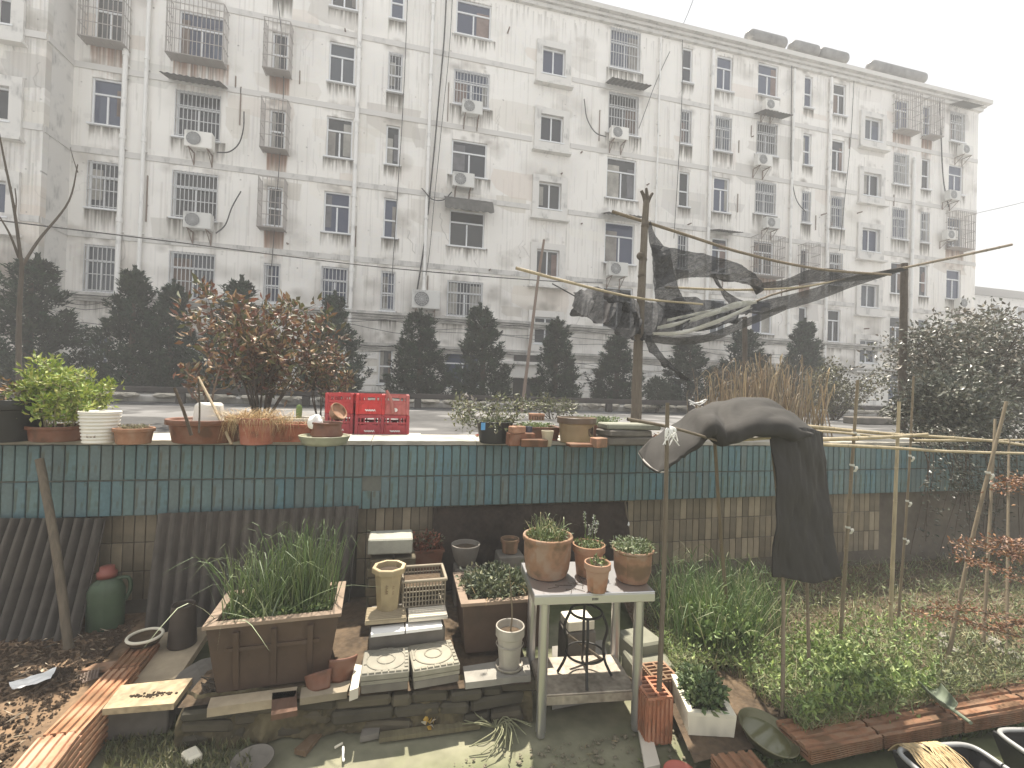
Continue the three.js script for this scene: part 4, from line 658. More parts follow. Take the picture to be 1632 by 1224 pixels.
  // dish and bonsai bowl
  o = pot('green_dish', 'shallow pale green glazed dish under the round brown bowl', 'dish', 517, 712, YL, 78, 58, 15, 'bowl', mat('celadon', [.44, .45, .33], { rough: .35, map: T.grime }), { soil: false });
  const dish = o, y2 = YL + o.h * .78;
  o = pot('round_bowl', 'round dark brown bowl of soil set in the green dish', 'bowl', 520, 698, y2, 46, 44, 24, 'belly', MT.brownPot); o.position.copy(dish.position).setY(y2); o.position.x += .015;
  { const c = thing('tilted_pot', 'tiny orange terracotta pot tipped over on the round bowl', 'plant pot', o.position.clone().add(V(.045, o.h + .055, 0)), 0), b = new MB(); b.lathe(potProfile(.075, .045, .075, 'rim'), 24, 0, 0, 0); c.rotation.set(.95, .2, -.75); b.build('pot', MT.terracotta, c); const w = thing('white_bag', 'crumpled white plastic bag beside the tipped tiny pot', 'plastic bag', o.position.clone().add(V(-.085, o.h * .95, 0))), k = new MB(), g = new THREE.IcosahedronGeometry(.055, 3), p = g.attributes.position; for (let i = 0; i < p.count; i++) { const n = 1 + .35 * (fbm(p.getX(i) * 4 + 5, p.getY(i) * 4 + 5, 6, 3, 77) - .5) + .12 * Math.sin(p.getX(i) * 90 + p.getZ(i) * 70); p.setXYZ(i, p.getX(i) * n, p.getY(i) * n * 1.2, p.getZ(i) * n); } k.add(mergeVertices(g.deleteAttribute('normal').deleteAttribute('uv') && g)); k.l[0].computeVertexNormals(); k.build('bag', MT.white, w); }
}
function hexa(b, t) { const q = [...b, ...t], f = [[0, 1, 5, 4], [1, 2, 6, 5], [2, 3, 7, 6], [3, 0, 4, 7], [4, 5, 6, 7], [3, 2, 1, 0]], pos = []; for (const [i, j, k, l] of f) for (const n of [i, k, j, i, l, k]) pos.push(q[n].x, q[n].y, q[n].z); const g = new THREE.BufferGeometry(); g.setAttribute('position', new THREE.BufferAttribute(new Float32Array(pos), 3)); g.computeVertexNormals(); return g; }
function tub(o, w, d, h, tk, th, m, rim = .03, soilAt = .8) {   // open box with leaning sides and a flat rim
  const R4 = (W, Dd, y) => [V(-W / 2, y, Dd / 2), V(W / 2, y, Dd / 2), V(W / 2, y, -Dd / 2), V(-W / 2, y, -Dd / 2)];
  const ob = R4(w * (1 - tk), d * (1 - tk), 0), ot = R4(w, d, h - .02), ib = R4(w * (1 - tk) - 2 * th, d * (1 - tk) - 2 * th, th), it = R4(w - 2 * th, d - 2 * th, h - .02), b = new MB();
  for (let i = 0; i < 4; i++) { const j = (i + 1) % 4; b.add(hexa([ob[i], ob[j], ib[j], ib[i]], [ot[i], ot[j], it[j], it[i]])); }
  b.add(hexa(ib.map(p => V(p.x, 0, p.z)), ib)); b.build('trough_body', m, o);
  const r = new MB(), or = R4(w + rim, d + rim, h - .02), orT = R4(w + rim, d + rim, h), ir = R4(w - 2 * th - .006, d - 2 * th - .006, h - .02), irT = R4(w - 2 * th - .006, d - 2 * th - .006, h);
  for (let i = 0; i < 4; i++) { const j = (i + 1) % 4; r.add(hexa([or[i], or[j], ir[j], ir[i]], [orT[i], orT[j], irT[j], irT[i]])); } r.build('rim', m, o);
  const k = lerp(1 - tk, 1, soilAt), sw = w * k - 2 * th - .004, sd = d * k - 2 * th - .004, s = new MB(); s.add(sheet((u, v) => V((u - .5) * sw, h * soilAt + .03 * (fbm(u + w, v + d, 5, 4, 3) - .5), (.5 - v) * sd), 24, 20)); s.build('soil', MT.potSoil, o);
}
{ // red bottle crates
  seed = 170;
  const W = .285, H = .208, Dp = .40, b = new MB(), t = .012;
  for (const s of [-1, 1]) for (const e of [-1, 1]) b.box(.034, H, .034, s * (W / 2 - .017), H / 2, e * (Dp / 2 - .017), 0, 0, 0, .006);
  for (const [y, h] of [[H - .016, .032], [.055, .1], [H * .60, .02]]) { for (const e of [-1, 1]) b.box(W - .07, h, t, 0, y, e * (Dp / 2 - .011)); for (const s of [-1, 1]) b.box(t, h, Dp - .07, s * (W / 2 - .011), y, 0); }
  for (const e of [-1, 1]) { for (const x of [-.088, -.05, .05, .088]) b.box(.013, H - .13, t - .002, x, .105 + (H - .13) / 2, e * (Dp / 2 - .011)); b.box(.06, .02, t - .002, 0, .115, e * (Dp / 2 - .011)); }
  for (const s of [-1, 1]) for (const z of [-.14, -.09, .09, .14, 0]) b.box(t - .002, H - .13, .014, s * (W / 2 - .011), .105 + (H - .13) / 2, z);
  b.box(W - .03, .012, Dp - .03, 0, .008, 0); for (const x of [-.045, .045]) b.box(.008, H * .3, Dp - .04, x, .02 + H * .15, 0); for (const z of [-.1, 0, .1]) b.box(W - .04, H * .3, .008, 0, .022 + H * .15, z);
  const g = b.geo(), script = new MB(), pts = []; for (let i = 0; i < 22; i++) pts.push(V(-.05 + i * .0048, .045 + .009 * Math.sin(i * 1.75), Dp / 2 - .003)); script.path(pts, .0035, 5, 90); const gs = script.geo();
  const disc = new MB(); disc.add(new THREE.CylinderGeometry(.026, .026, .006, 20).rotateX(Math.PI / 2).scale(1, .8, 1), .0, .052, Dp / 2 - .003); const gd = disc.geo();
  const reds = [[.50, .045, .05], [.58, .035, .035], [.50, .14, .13], [.42, .055, .07], [.40, .045, .06], [.42, .05, .06]].map((c, i) => mat('crate ' + i, c, { rough: .6, map: T.soil2 }));
  const list = [[545, 697, 0, -.18, 'red bottle crate, lower left of the stack, partly behind the tipped pot'], [588, 699, 0, 0, 'red bottle crate, lower middle of the stack'], [628, 699, 0, .03, 'dark red bottle crate, lower right of the stack'], [545, 697, 1, -.2, 'red bottle crate, upper left of the stack, turned slightly'], [588, 699, 1, .02, 'brightest red bottle crate, upper middle of the stack'], [628, 699, 1, 0, 'faded pinkish red bottle crate with white oval, upper right of the stack']];
  list.forEach(([px, py, lev, a, lab], i) => { const f = G(px, py, YR); const o = thing('bottle_crate', lab, 'crate', V(f.x, YR + .03 + lev * (H + .002), f.z - Dp / 2), a + .0, 'red bottle crates'); part('body', g, reds[[3, 4, 5, 0, 1, 2][i]], o); part('print', i === 5 ? gd : gs, MT.white, o); });
  const f = G(590, 703, YR), s = new MB(); s.box(1.0, .03, .5, 0, .0135, 0, 0, 0, 0, .005); single('stone_slab', s.geo(), MT.paleStone, 'thin pale slab under the stack of red bottle crates', 'slab', V(f.x, YR + .001, f.z - .26));
  const h = Z(616, 622, f.z - .2), q = Z(624, 640, f.z - .2); pole('tool_handle', 'worn red tool handle sticking up out of the right crates', [q.clone().add(V(.02, -.12, 0)), q, h], .02, .014, mat('red handle', [.35, .12, .10], { rough: .6 }), 'handle');
}
{ // right half of the coping
  seed = 180;
  let o = pot('black_shrub_pot', 'black plastic pot with a straggly grey-green shrub', 'potted shrub', 788, 708, YL, 58, 48, 34, 'plain', MT.blackPlastic);
  shrub(o, { h: M(82, o.position), w: M(135, o.position), d: .35, stems: 12, sub: 6, n: 900, len: .042, wid: .018, cols: [[.13, .15, .07], [.2, .2, .09], [.09, .10, .055], [.3, .3, .2]], lo: .25, r0: .004, clump: .14, barkM: MT.greyBark }); sprouts(o, o.h * .85, o.rt * .9, o.rt * .9, 160, .05, .025, .012, GREEN);
  { const p = G(766, 690, YL + .14), t = new MB(); t.box(.035, .055, .004, 0, 0, 0, .3); single('plant_tag', t.geo(), mat('blue tag', [.1, .3, .55], { rough: .5 }), 'small blue tag hanging on the straggly shrub', 'tag', V(p.x, p.y + .06, p.z + .1)); }
  const brick = (px, py, y, w, h, d, turn, lab, m = MT.terraOld) => { const p = G(px, py, y); const b = new MB(); b.add(wob(cbox(w, h, d, .006), .002, 20, px)); const o = single('old_brick', b.geo(), m, lab, 'brick', V(p.x, y + h / 2, p.z - d / 2), 'old bricks on the coping'); o.rotation.y = turn; return o; };
  brick(832, 711, YL, .24, .11, .115, .08, 'worn red brick, leftmost on the wall beside the black shrub pot', mat('dirty brick', [.24, .135, .09], { map: T.clay }));
  brick(853, 713, YL, .23, .065, .11, -.1, 'dark worn brick before the dark can and pale cup', mat('brown brick', [.17, .10, .06], { map: T.clay }));
  brick(826, 691, YL + .11, .13, .06, .1, .3, 'pinkish half brick lying on the leftmost worn brick', mat('pink brick', [.40, .27, .2], { map: T.clay }));
  o = pot('dark_can', 'small dark blue can standing on a brick', 'can', 842, 697, YL + .068, 12, 12, 17, 'plain', mat('can', [.05, .055, .08], { rough: .4 }), { soil: false });
  o = pot('pale_cup', 'small cream plastic cup before the seedling trough', 'cup', 872, 712, YL, 20, 13, 25, 'plain', mat('cream', [.60, .53, .38], { rough: .5, map: T.grime }));
  const f = G(862, 704, YL); o = thing('seedling_trough', 'brown trough of green seedlings behind the pale cup', 'trough', V(f.x, YL, f.z - .2)); tub(o, M(72, f), .26, M(22, f), .1, .015, MT.brownPot); sprouts(o, .1, M(32, f), .11, 420, .06, .026, .013, [[.16, .24, .06], [.22, .29, .08], [.12, .18, .05]]);
  { const q = G(866, 686, YL); const b = new MB(); b.add(wob(cbox(.19, .035, .11, .006), .002, 20, 2)); for (let i = 0; i < 6; i++) b.box(.02, .05, .1, -.08 + i * .032, -.042, 0); single('hollow_tile', b.geo(), MT.terracotta, 'ribbed orange hollow tile lying behind the seedlings', 'tile', V(q.x, YL + .17, q.z - .3)); }
  o = pot('beige_pot', 'large beige glazed pot with a brown rim and dark painted mark', 'plant pot', 918, 708, YL, 62, 50, 40, 'rim', mat('beige glaze', [.46, .34, .20], { rough: .4, map: T.grime }));
  { const r = new MB(); r.lathe([[o.rt * 1.003, o.h * .78], [o.rt * 1.012, o.h * .79], [o.rt * 1.012, o.h * .99], [o.rt * 1.0, o.h * 1.004], [o.rt * .9, o.h * 1.004], [o.rt * .9, o.h * .97]], 40); r.build('rim', mat('rim glaze', [.20, .13, .085], { rough: .4, map: T.grime }), o); const k = new MB(); const on = (a, y) => V(Math.sin(a) * (lerp(o.rb, o.rt * .93, y) + .004), o.h * y, Math.cos(a) * (lerp(o.rb, o.rt * .93, y) + .004)); for (const s of [[[.42, .6], [.5, .35], [.62, .3]], [[.5, .62], [.55, .5], [.6, .42]], [[.66, .62], [.7, .45], [.78, .36]], [[.6, .6], [.75, .62], [.85, .58]], [[.62, .44], [.75, .46], [.86, .42]], [[.74, .66], [.78, .5], [.82, .34]]]) k.path(s.map(q => on(q[0] - .05, q[1])), .0035, 5, 12); k.build('painted_mark', mat('ink', [.05, .035, .03], {}), o); }
  brick(930, 713, YL, .24, .03, .12, 0, 'thin flat brick under the front of the beige pot', mat('brown brick', [.17, .10, .06], { map: T.clay }));
  brick(958, 714, YL, .12, .085, .11, .25, 'pinkish brick leaning right of the beige pot', mat('pink brick', [.40, .27, .2], { map: T.clay }));
  const f2 = G(962, 700, YL); o = thing('green_trough', 'dark trough overflowing with fresh green sprouts', 'trough', V(f2.x, YL, f2.z - .16)); tub(o, M(54, f2), .26, M(22, f2), .1, .015, MT.brownPot); sprouts(o, .1, M(36, f2), .14, 900, .12, .03, .014, [[.17, .25, .08], [.24, .31, .1], [.12, .18, .06], [.30, .33, .16]]);
  // stone slabs stacked by the trunk post
  let y = YL; [[1016, .52, .075, 0], [1010, .46, .06, .08], [1018, .54, .055, -.06]].forEach(([px, w, h, t], i) => { const p = G(px, 711, YL), b = new MB(); b.add(wob(cbox(w, h, .28, .012), .006, 9, i)); const s = single('stone_slab', b.geo(), i === 2 ? mat('green grey stone', [.36, .37, .30], { map: T.grime, bump: T.coarse, bs: .006 }) : MT.darkConcrete, ['rough dark stone slab, lowest of three before the trunk post', 'dark stone slab, middle of three before the trunk post', 'pale greenish rounded slab, topmost of three before the trunk post'][i], 'slab', V(p.x, y + h / 2, p.z - .2), 'stacked slabs before the trunk post'); s.rotation.y = t; y += h + .003; });
  // crumbs and dead leaves on the coping
  const lv = new Leaves(); for (let i = 0; i < 260; i++) lv.rand(V(R(.8, 3.6), YL + .008 + rnd() * .03, ZW - R(.02, .5)), V(R(-1, 1), .1, R(-1, 1)), R(.04, .1), R(.015, .03), tint(pick([[.45, .33, .2], [.3, .2, .12], [.5, .42, .3], [.35, .1, .08]])), .3); stuff(single('dead_leaves', lv.geo(), MT.dry, 'dead leaves and scraps scattered on the right part of the coping', 'dead leaves'));
  const far = G(1395, 676, YR), sl = new MB(); sl.box(1.4, .16, .4, 0, .08, 0, 0, 0, 0, .02); single('stone_block_bench', sl.geo(), MT.darkConcrete, 'low dark stone block behind the bamboo rails at right', 'stone block', V(far.x, YR, far.z));
}
// ================================================================= the sunken yard: soil beds
function bed(name, corners, y, amp, label, cat) { const [a, b, c, d] = corners; const g = sheet((u, v) => { const p = a.clone().lerp(b, u).lerp(d.clone().lerp(c, u), v), e = Math.min(u, 1 - u, v, 1 - v); p.y = y + amp * (fbm(p.x / 4 + 3, p.z / 4 + 3, 8, 6, 7) - .5) * 2 * sstep(0, .06, e); return p; }, 130, 110); const o = struct(name, boxUV(g), MT.soil); if (name === 'soil_bed') o.material = MT.darkSoil; return o; }  // right bed gets the darker soil, shade painted into its colour
const bedY = (x, z, y, amp) => y + amp * (fbm(x / 4 + 3, z / 4 + 3, 8, 6, 7) - .5) * 2;
const LF = G(30, 1224, .18), LB = G(222, 1015, .18);
bed('soil', [V(-9, 0, LF.z + .5), V(LF.x - (LB.x - LF.x) * .2, 0, LF.z + .5), V(LB.x + (LB.x - LF.x) * .4, 0, ZW - .05), V(-9, 0, ZW - .05)], .17, .06);
const RF = G(1240, 1180, .12), RE = G(1700, 1095, .12), RB = G(1040, 985, .1);
bed('soil_bed', [V(RF.x - .55, 0, RF.z + .02), V(RE.x + 4, 0, RE.z - .4), V(13, 0, ZW - .06), V(RB.x, 0, ZW - .06)], .10, .04);
{ // clods, litter
  seed = 200; const g = wob(new THREE.IcosahedronGeometry(1, 1), .22, 5); const n = 8000, im = new THREE.InstancedMesh(boxUV(clean(g)), MT.soil, n), q = new THREE.Object3D();
  for (let i = 0; i < n; i++) { const t = rnd(), z = lerp(LF.z + .4, ZW + .05, Math.sqrt(t)), x = lerp(LF.x - .05, LB.x - .1, (z - LF.z) / (LB.z - LF.z)) - Math.pow(rnd(), 1.3) * 2.4, s = R(.002, .010) * (rnd() < .05 ? 2.2 : 1); q.position.set(x, bedY(x, z, .17, .06) + s * .2, z); q.scale.set(s * R(.8, 1.5), s * R(.5, .9), s); q.rotation.set(R(0, 3), R(0, 6), R(0, 3)); q.updateMatrix(); im.setMatrixAt(i, q.matrix); }
  im.name = 'soil_clods'; im.castShadow = im.receiveShadow = true; tag(im, 'loose clods and crumbs of soil on the left bed', 'soil clods'); stuff(im); scene.add(im);
  const lv = new Leaves(); for (let i = 0; i < 480; i++) { const z = R(LF.z, ZW + .1), x = lerp(LF.x - .05, LB.x - .1, (z - LF.z) / (LB.z - LF.z)) - rnd() * 2.2; lv.rand(V(x, bedY(x, z, .17, .06) + .008, z), V(R(-1, 1), .15, R(-1, 1)), R(.03, .09), R(.008, .02), tint(pick([[.2, .14, .09], [.3, .22, .14], [.13, .10, .07], [.38, .31, .22]])), .25); }
  stuff(single('leaf_litter', lv.geo(), MT.dry, 'dry leaf scraps and twigs scattered on the left soil bed', 'leaf litter'));
  const lr = new Leaves(); for (let i = 0; i < 1500; i++) { const u = rnd(), v = rnd(), x = lerp(RB.x + .1, 9, u), z = lerp(RF.z - .1, ZW + .1, v); lr.rand(V(x, .11, z), V(R(-1, 1), .2, R(-1, 1)), R(.03, .09), R(.008, .025), tint(pick([[.16, .12, .07], [.22, .16, .1], [.11, .10, .06], [.28, .22, .14]])), .3); }
  stuff(single('leaf_litter', lr.geo(), MT.dry, 'dry leaf scraps lying across the right vegetable bed', 'leaf litter'));
}
// corrugated sheets leaning on the wall
function corrugated(label, TL, TR, BL, BR, n, amp, m) {
  const o = thing('corrugated_sheet', label, 'corrugated sheet', BL.clone().lerp(BR, .5)), nrm = TR.clone().sub(TL).cross(BL.clone().sub(TL)).normalize().negate(), p0 = o.position;
  const g = sheet((u, v) => TL.clone().lerp(TR, u).lerp(BL.clone().lerp(BR, u), v).addScaledVector(nrm, amp * Math.sin(u * n * 6.283) + .012 * Math.sin(v * 3 + u * 5)).sub(p0), n * 10, 6, .008); part('sheet', boxUV(g), m, o); return o;
}
{
  const m = mat('old corrugated', [.13, .115, .10], { map: T.grime, bump: T.coarse, bs: .004, rough: .85 });
  corrugated('dark grey corrugated sheet leaning at far left behind the wooden stick', Z(-30, 826, ZW + .04), Z(168, 826, ZW + .04), V(Z(-120, 1000, ZW + .3).x, .12, ZW + .32), V(Z(126, 1000, ZW + .3).x, .12, ZW + .3), 12, .026, m);
  corrugated('dark corrugated sheet standing behind the chive planter', Z(254, 818, ZW + .05), Z(572, 806, ZW + .05), V(Z(232, 1000, ZW + .2).x, .12, ZW + .2), V(Z(556, 985, ZW + .2).x, .12, ZW + .2), 17, .024, m);
  // black sheeting under the wall behind the right trough
  const b = new MB(), a = Z(690, 800, ZW - .06), c = Z(1000, 795, ZW - .06); b.add(sheet((u, v) => V(lerp(a.x, c.x, u), lerp(YB - .02, .2, v), ZW - .05 + .05 * Math.sin(u * 43 + v * 4 + 3 * fbm(u, v, 8, 3, 5)) * v + .09 * v * fbm(u, v, 9, 4, 6)), 120, 20, .004)); single('black_sheeting', b.geo(), mat('sheeting', [.06, .048, .04], { rough: .9, map: T.soil, bump: T.coarse, bs: .03 }), 'dark rough sheeting against the wall behind the leafy trough', 'sheeting');
}
{ // left: wooden stick, jug, paper, shards
  seed = 210; const b = V(Z(112, 1000, ZW + .44).x, .14, ZW + .44); pole('wooden_stick', 'stout brown wooden stick leaning on the teal wall at left', [b, Z(90, 880, ZW + .3), Z(63, 732, ZW + .1)], .028, .026, MT.stake, 'stick');
  const p = Z(168, 985, ZW + .16), o = thing('watering_jug', 'dull green plastic jug with a red cap against the wall', 'jug', V(p.x, .16, p.z), .3), w = M(24, p), h = M(84, p);
  const k = new MB(); k.lathe([[0, 0], [w * .9, 0], [w, .02], [w * 1.02, h * .5], [w, h * .74], [w * .8, h * .88], [w * .42, h * .97], [w * .4, h * 1.0], [0, h]], 28, 0, 0, 0, 1, .72); k.build('body', mat('green plastic', [.085, .135, .075], { rough: .5, map: T.grime }), o);
  const c = new MB(); c.lathe([[0, 0], [w * .55, 0], [w * .55, h * .1], [w * .42, h * .12], [w * .4, h * .2], [0, h * .2]], 16, 0, h * .985, 0); c.build('cap', mat('red cap', [.24, .075, .055], { rough: .5 }), o); const hd = new MB(); hd.path([V(w * .45, h * .93, 0), V(w * 1.1, h * .92, 0), V(w * 1.25, h * .7, 0), V(w * 1.0, h * .5, 0)], .014, 8); hd.build('handle', mat('green plastic', [.085, .135, .075]), o);
  const pp = G(48, 1096, .18), sp = new MB(); sp.add(sheet((u, v) => { const r = .5 + .18 * Math.sin(u * 9) * Math.cos(v * 5); return V((u - .5) * .2 * (1 - .35 * (1 - v) * (1 - u)), .02 + .03 * fbm(u + .3, v + .4, 4, 3, 8) + .02 * u, (.5 - v) * .13 * (.7 + .3 * u + .04 * r)); }, 24, 18, .0015)); single('paper_scrap', sp.geo(), MT.white, 'crumpled white paper scrap lying on the left soil bed', 'paper scrap', V(pp.x, .18, pp.z)).rotation.y = .35;
  const sh = G(163, 1066, .19), bm = new MB(); bm.add(hexa([V(-.1, 0, .03), V(.1, 0, .05), V(.11, 0, -.05), V(-.06, 0, -.04)], [V(-.1, .018, .03), V(.1, .018, .05), V(.11, .018, -.05), V(-.06, .018, -.04)])); single('brick_shard', bm.geo(), MT.terraOld, 'flat red brick shard beside the ribbed bricks at left', 'shard', V(sh.x, .19, sh.z));
  const ms = G(140, 1080, .19), mg = new MB(); for (let i = 0; i < 7; i++) { mg.box(.11, .004, .004, 0, .012, -.045 + i * .015); mg.box(.004, .004, .1, -.048 + i * .016, .015, 0); } const mo = single('mesh_scrap', mg.geo(), MT.rust, 'small scrap of dark wire mesh on the soil by the bricks', 'mesh scrap', V(ms.x, .185, ms.z)); mo.rotation.set(.12, .4, .1);
}
// long ribbed hollow bricks
function hollowBar(label, A, B, w, h, y0, group, m = MT.hollowBrick, grooves = 4) {   // A, B: ends of the top's middle line
  const L = A.distanceTo(B), sh = new THREE.Shape(), gd = .013, pts = [];
  const groove = (p, q, n) => { const d = q.clone().sub(p), nn = new THREE.Vector2(-d.y, d.x).normalize(); for (let i = 0; i < n; i++) for (const [t, k] of [[(i + .28) / n, 0], [(i + .36) / n, gd], [(i + .64) / n, gd], [(i + .72) / n, 0]]) pts.push(p.clone().addScaledVector(d, t).addScaledVector(nn, k)); };
  const c = [[-w / 2, 0], [w / 2, 0], [w / 2, h], [-w / 2, h]].map(q => new THREE.Vector2(...q)); for (let i = 0; i < 4; i++) { pts.push(c[i]); if (i) groove(c[i], c[(i + 1) % 4], i === 2 ? grooves : grooves + 2); }
  sh.setFromPoints(pts); const cols = 2, rows = Math.max(2, Math.round(h / .07)); for (let i = 0; i < cols; i++) for (let j = 0; j < rows; j++) { const x0 = -w / 2 + .02 + i * (w - .03) / cols, x1 = x0 + (w - .03) / cols - .01, y0_ = .02 + j * (h - .03) / rows, y1 = y0_ + (h - .03) / rows - .01, q = new THREE.Path(); q.moveTo(x0, y0_); q.lineTo(x0, y1); q.lineTo(x1, y1); q.lineTo(x1, y0_); sh.holes.push(q); }
  const g = wob(clean(new THREE.ExtrudeGeometry(sh, { depth: L, steps: 8, bevelEnabled: false })), .0012, 14, L); g.translate(0, 0, -L / 2);
  const mid = A.clone().lerp(B, .5), o = single('hollow_brick', boxUV(g), m, label, 'brick', V(mid.x, y0, mid.z), group); o.rotation.y = Math.atan2(B.x - A.x, B.z - A.z); return o;
}
{
  seed = 220; const hm = variants('ribbed brick', [.33, .20, .12], 4, .2, { map: T.clay, bump: T.fine, bs: .003, rough: .92 }), y = .235, gp = 'ribbed bricks edging the left bed';
  const mid = (a, b) => G((a[0] + b[0]) / 2, (a[1] + b[1]) / 2, y);
  hollowBar('long ribbed brick edging the left bed, farthest, under the round dish', mid([211, 1024], [257, 1019]), mid([181, 1064], [216, 1060]), .155, .225, .01, gp, hm[1]);
  hollowBar('long ribbed orange brick edging the left bed, between the dish and the cut corner', mid([180, 1067], [215, 1063]), mid([76, 1170], [125, 1165]), .165, .23, .006, gp, hm[3]);
  hollowBar('pale pinkish ribbed brick at the near end of the left bed edging', mid([74, 1173], [119, 1169]), mid([-12, 1270], [46, 1264]), .175, .232, .008, gp, mat('pink ribbed', [.46, .31, .22], { map: T.clay, bump: T.fine, bs: .003 }));
  // right edging
  const gr = 'ribbed bricks edging the right bed', yr = .15, E = [[1262, 1172], [1376, 1150], [1500, 1128], [1622, 1108], [1740, 1090]]; for (let i = 0; i < 4; i++) hollowBar(['brown ribbed brick edging the right bed, next to the round basin', 'brown ribbed brick edging the right bed, left of the green scoop', 'brown ribbed brick edging the right bed, right of the green scoop', 'ribbed brick edging the right bed, cut by the picture edge'][i], G(E[i][0] + 2, E[i][1], yr), G(E[i + 1][0] - 2, E[i + 1][1], yr), .24, .07, .08, gr, mat('edging ' + i % 2, [[.25, .155, .095], [.21, .135, .085]][i % 2], { map: T.clay, bump: T.fine, bs: .003, rough: .92 }));
  hollowBar('ribbed brick lying end-on below the white foam box', G(1165, 1188, .16), G(1195, 1224, .16), .24, .12, .006, gr, hm[0]);
}
// slabs, dish and vase beside the left edging
const slab = (name, label, corners, y, th, m, cat = 'slab') => { const c = corners.map(q => G(q[0], q[1], y)), o = c[0].clone().add(c[1]).add(c[2]).add(c[3]).multiplyScalar(.25), b = new MB(), t = c.map(p => V(p.x - o.x, y, p.z - o.z)), u = t.map(p => V(p.x, y - th, p.z)); b.add(hexa(u, t)); return single(name, b.geo(), m, label, cat, V(o.x, 0, o.z)); };
let tan, tan2; const HP = .25;                                       // height of the step platform
{
  seed = 230;
  tan = mat('tan slab', [.58, .48, .34], { map: T.grime, bump: T.fine, bs: .004 }); tan2 = mat('pale tan slab', [.62, .54, .39], { map: T.soil, bump: T.fine, bs: .003 });
  slab('tan_slab', 'long tan stone slab under the dark vase', [[209, 1090], [283, 1081], [340, 996], [262, 1008]], .17, .05, tan);
  slab('tan_slab', 'sunlit tan slab with dark crumbs, front left on brick supports', [[163, 1130], [277, 1121], [307, 1080], [193, 1092]], .245, .035, tan2);
  const s1 = G(222, 1110, .2), b = new MB(); b.add(wob(cbox(.34, .2, .12, .008), .004, 9, 1)); single('support_block', b.geo(), MT.darkConcrete, 'dark block carrying the sunlit tan slab', 'block', V(s1.x, .103, s1.z));
  const cr = new MB(), c0 = G(240, 1110, .25); for (let i = 0; i < 90; i++) { const g = new THREE.IcosahedronGeometry(R(.002, .008) * (rnd() < .1 ? 1.6 : 1), 0), t = R(-1, 1); cr.add(g, c0.x + .13 * t * Math.abs(t), .247, c0.z + R(-.03, .03) * (1 - t * t) + .01 * t - .02); } stuff(single('dark_crumbs', cr.geo(), MT.potSoil, 'dark crumbs of soil on the sunlit tan slab', 'crumbs'));
  let p = G(231, 1022, .25), o = thing('round_dish', 'round shallow dish with a pale rim on the ribbed bricks', 'dish', V(p.x, .238, p.z)), r = M(24, p), k = new MB(); k.lathe([[0, .004], [r * .8, .004], [r * .98, .03], [r, .045], [r * .95, .048], [r * .9, .045], [r * .78, .016], [0, .014]], 36); k.build('dish', MT.potSoil, o); const rm = new MB(); rm.add(new THREE.TorusGeometry(r * .96, .010, 8, 40).rotateX(Math.PI / 2), 0, .049, 0); rm.build('rim', MT.foam, o);
  o = pot('dark_vase', 'dark brown cylindrical vase standing on the long tan slab', 'vase', 290, 1036, .172, 33, 40, 64, 'plain', mat('dark clay', [.09, .07, .055], { map: T.grime, rough: .6 }));
}
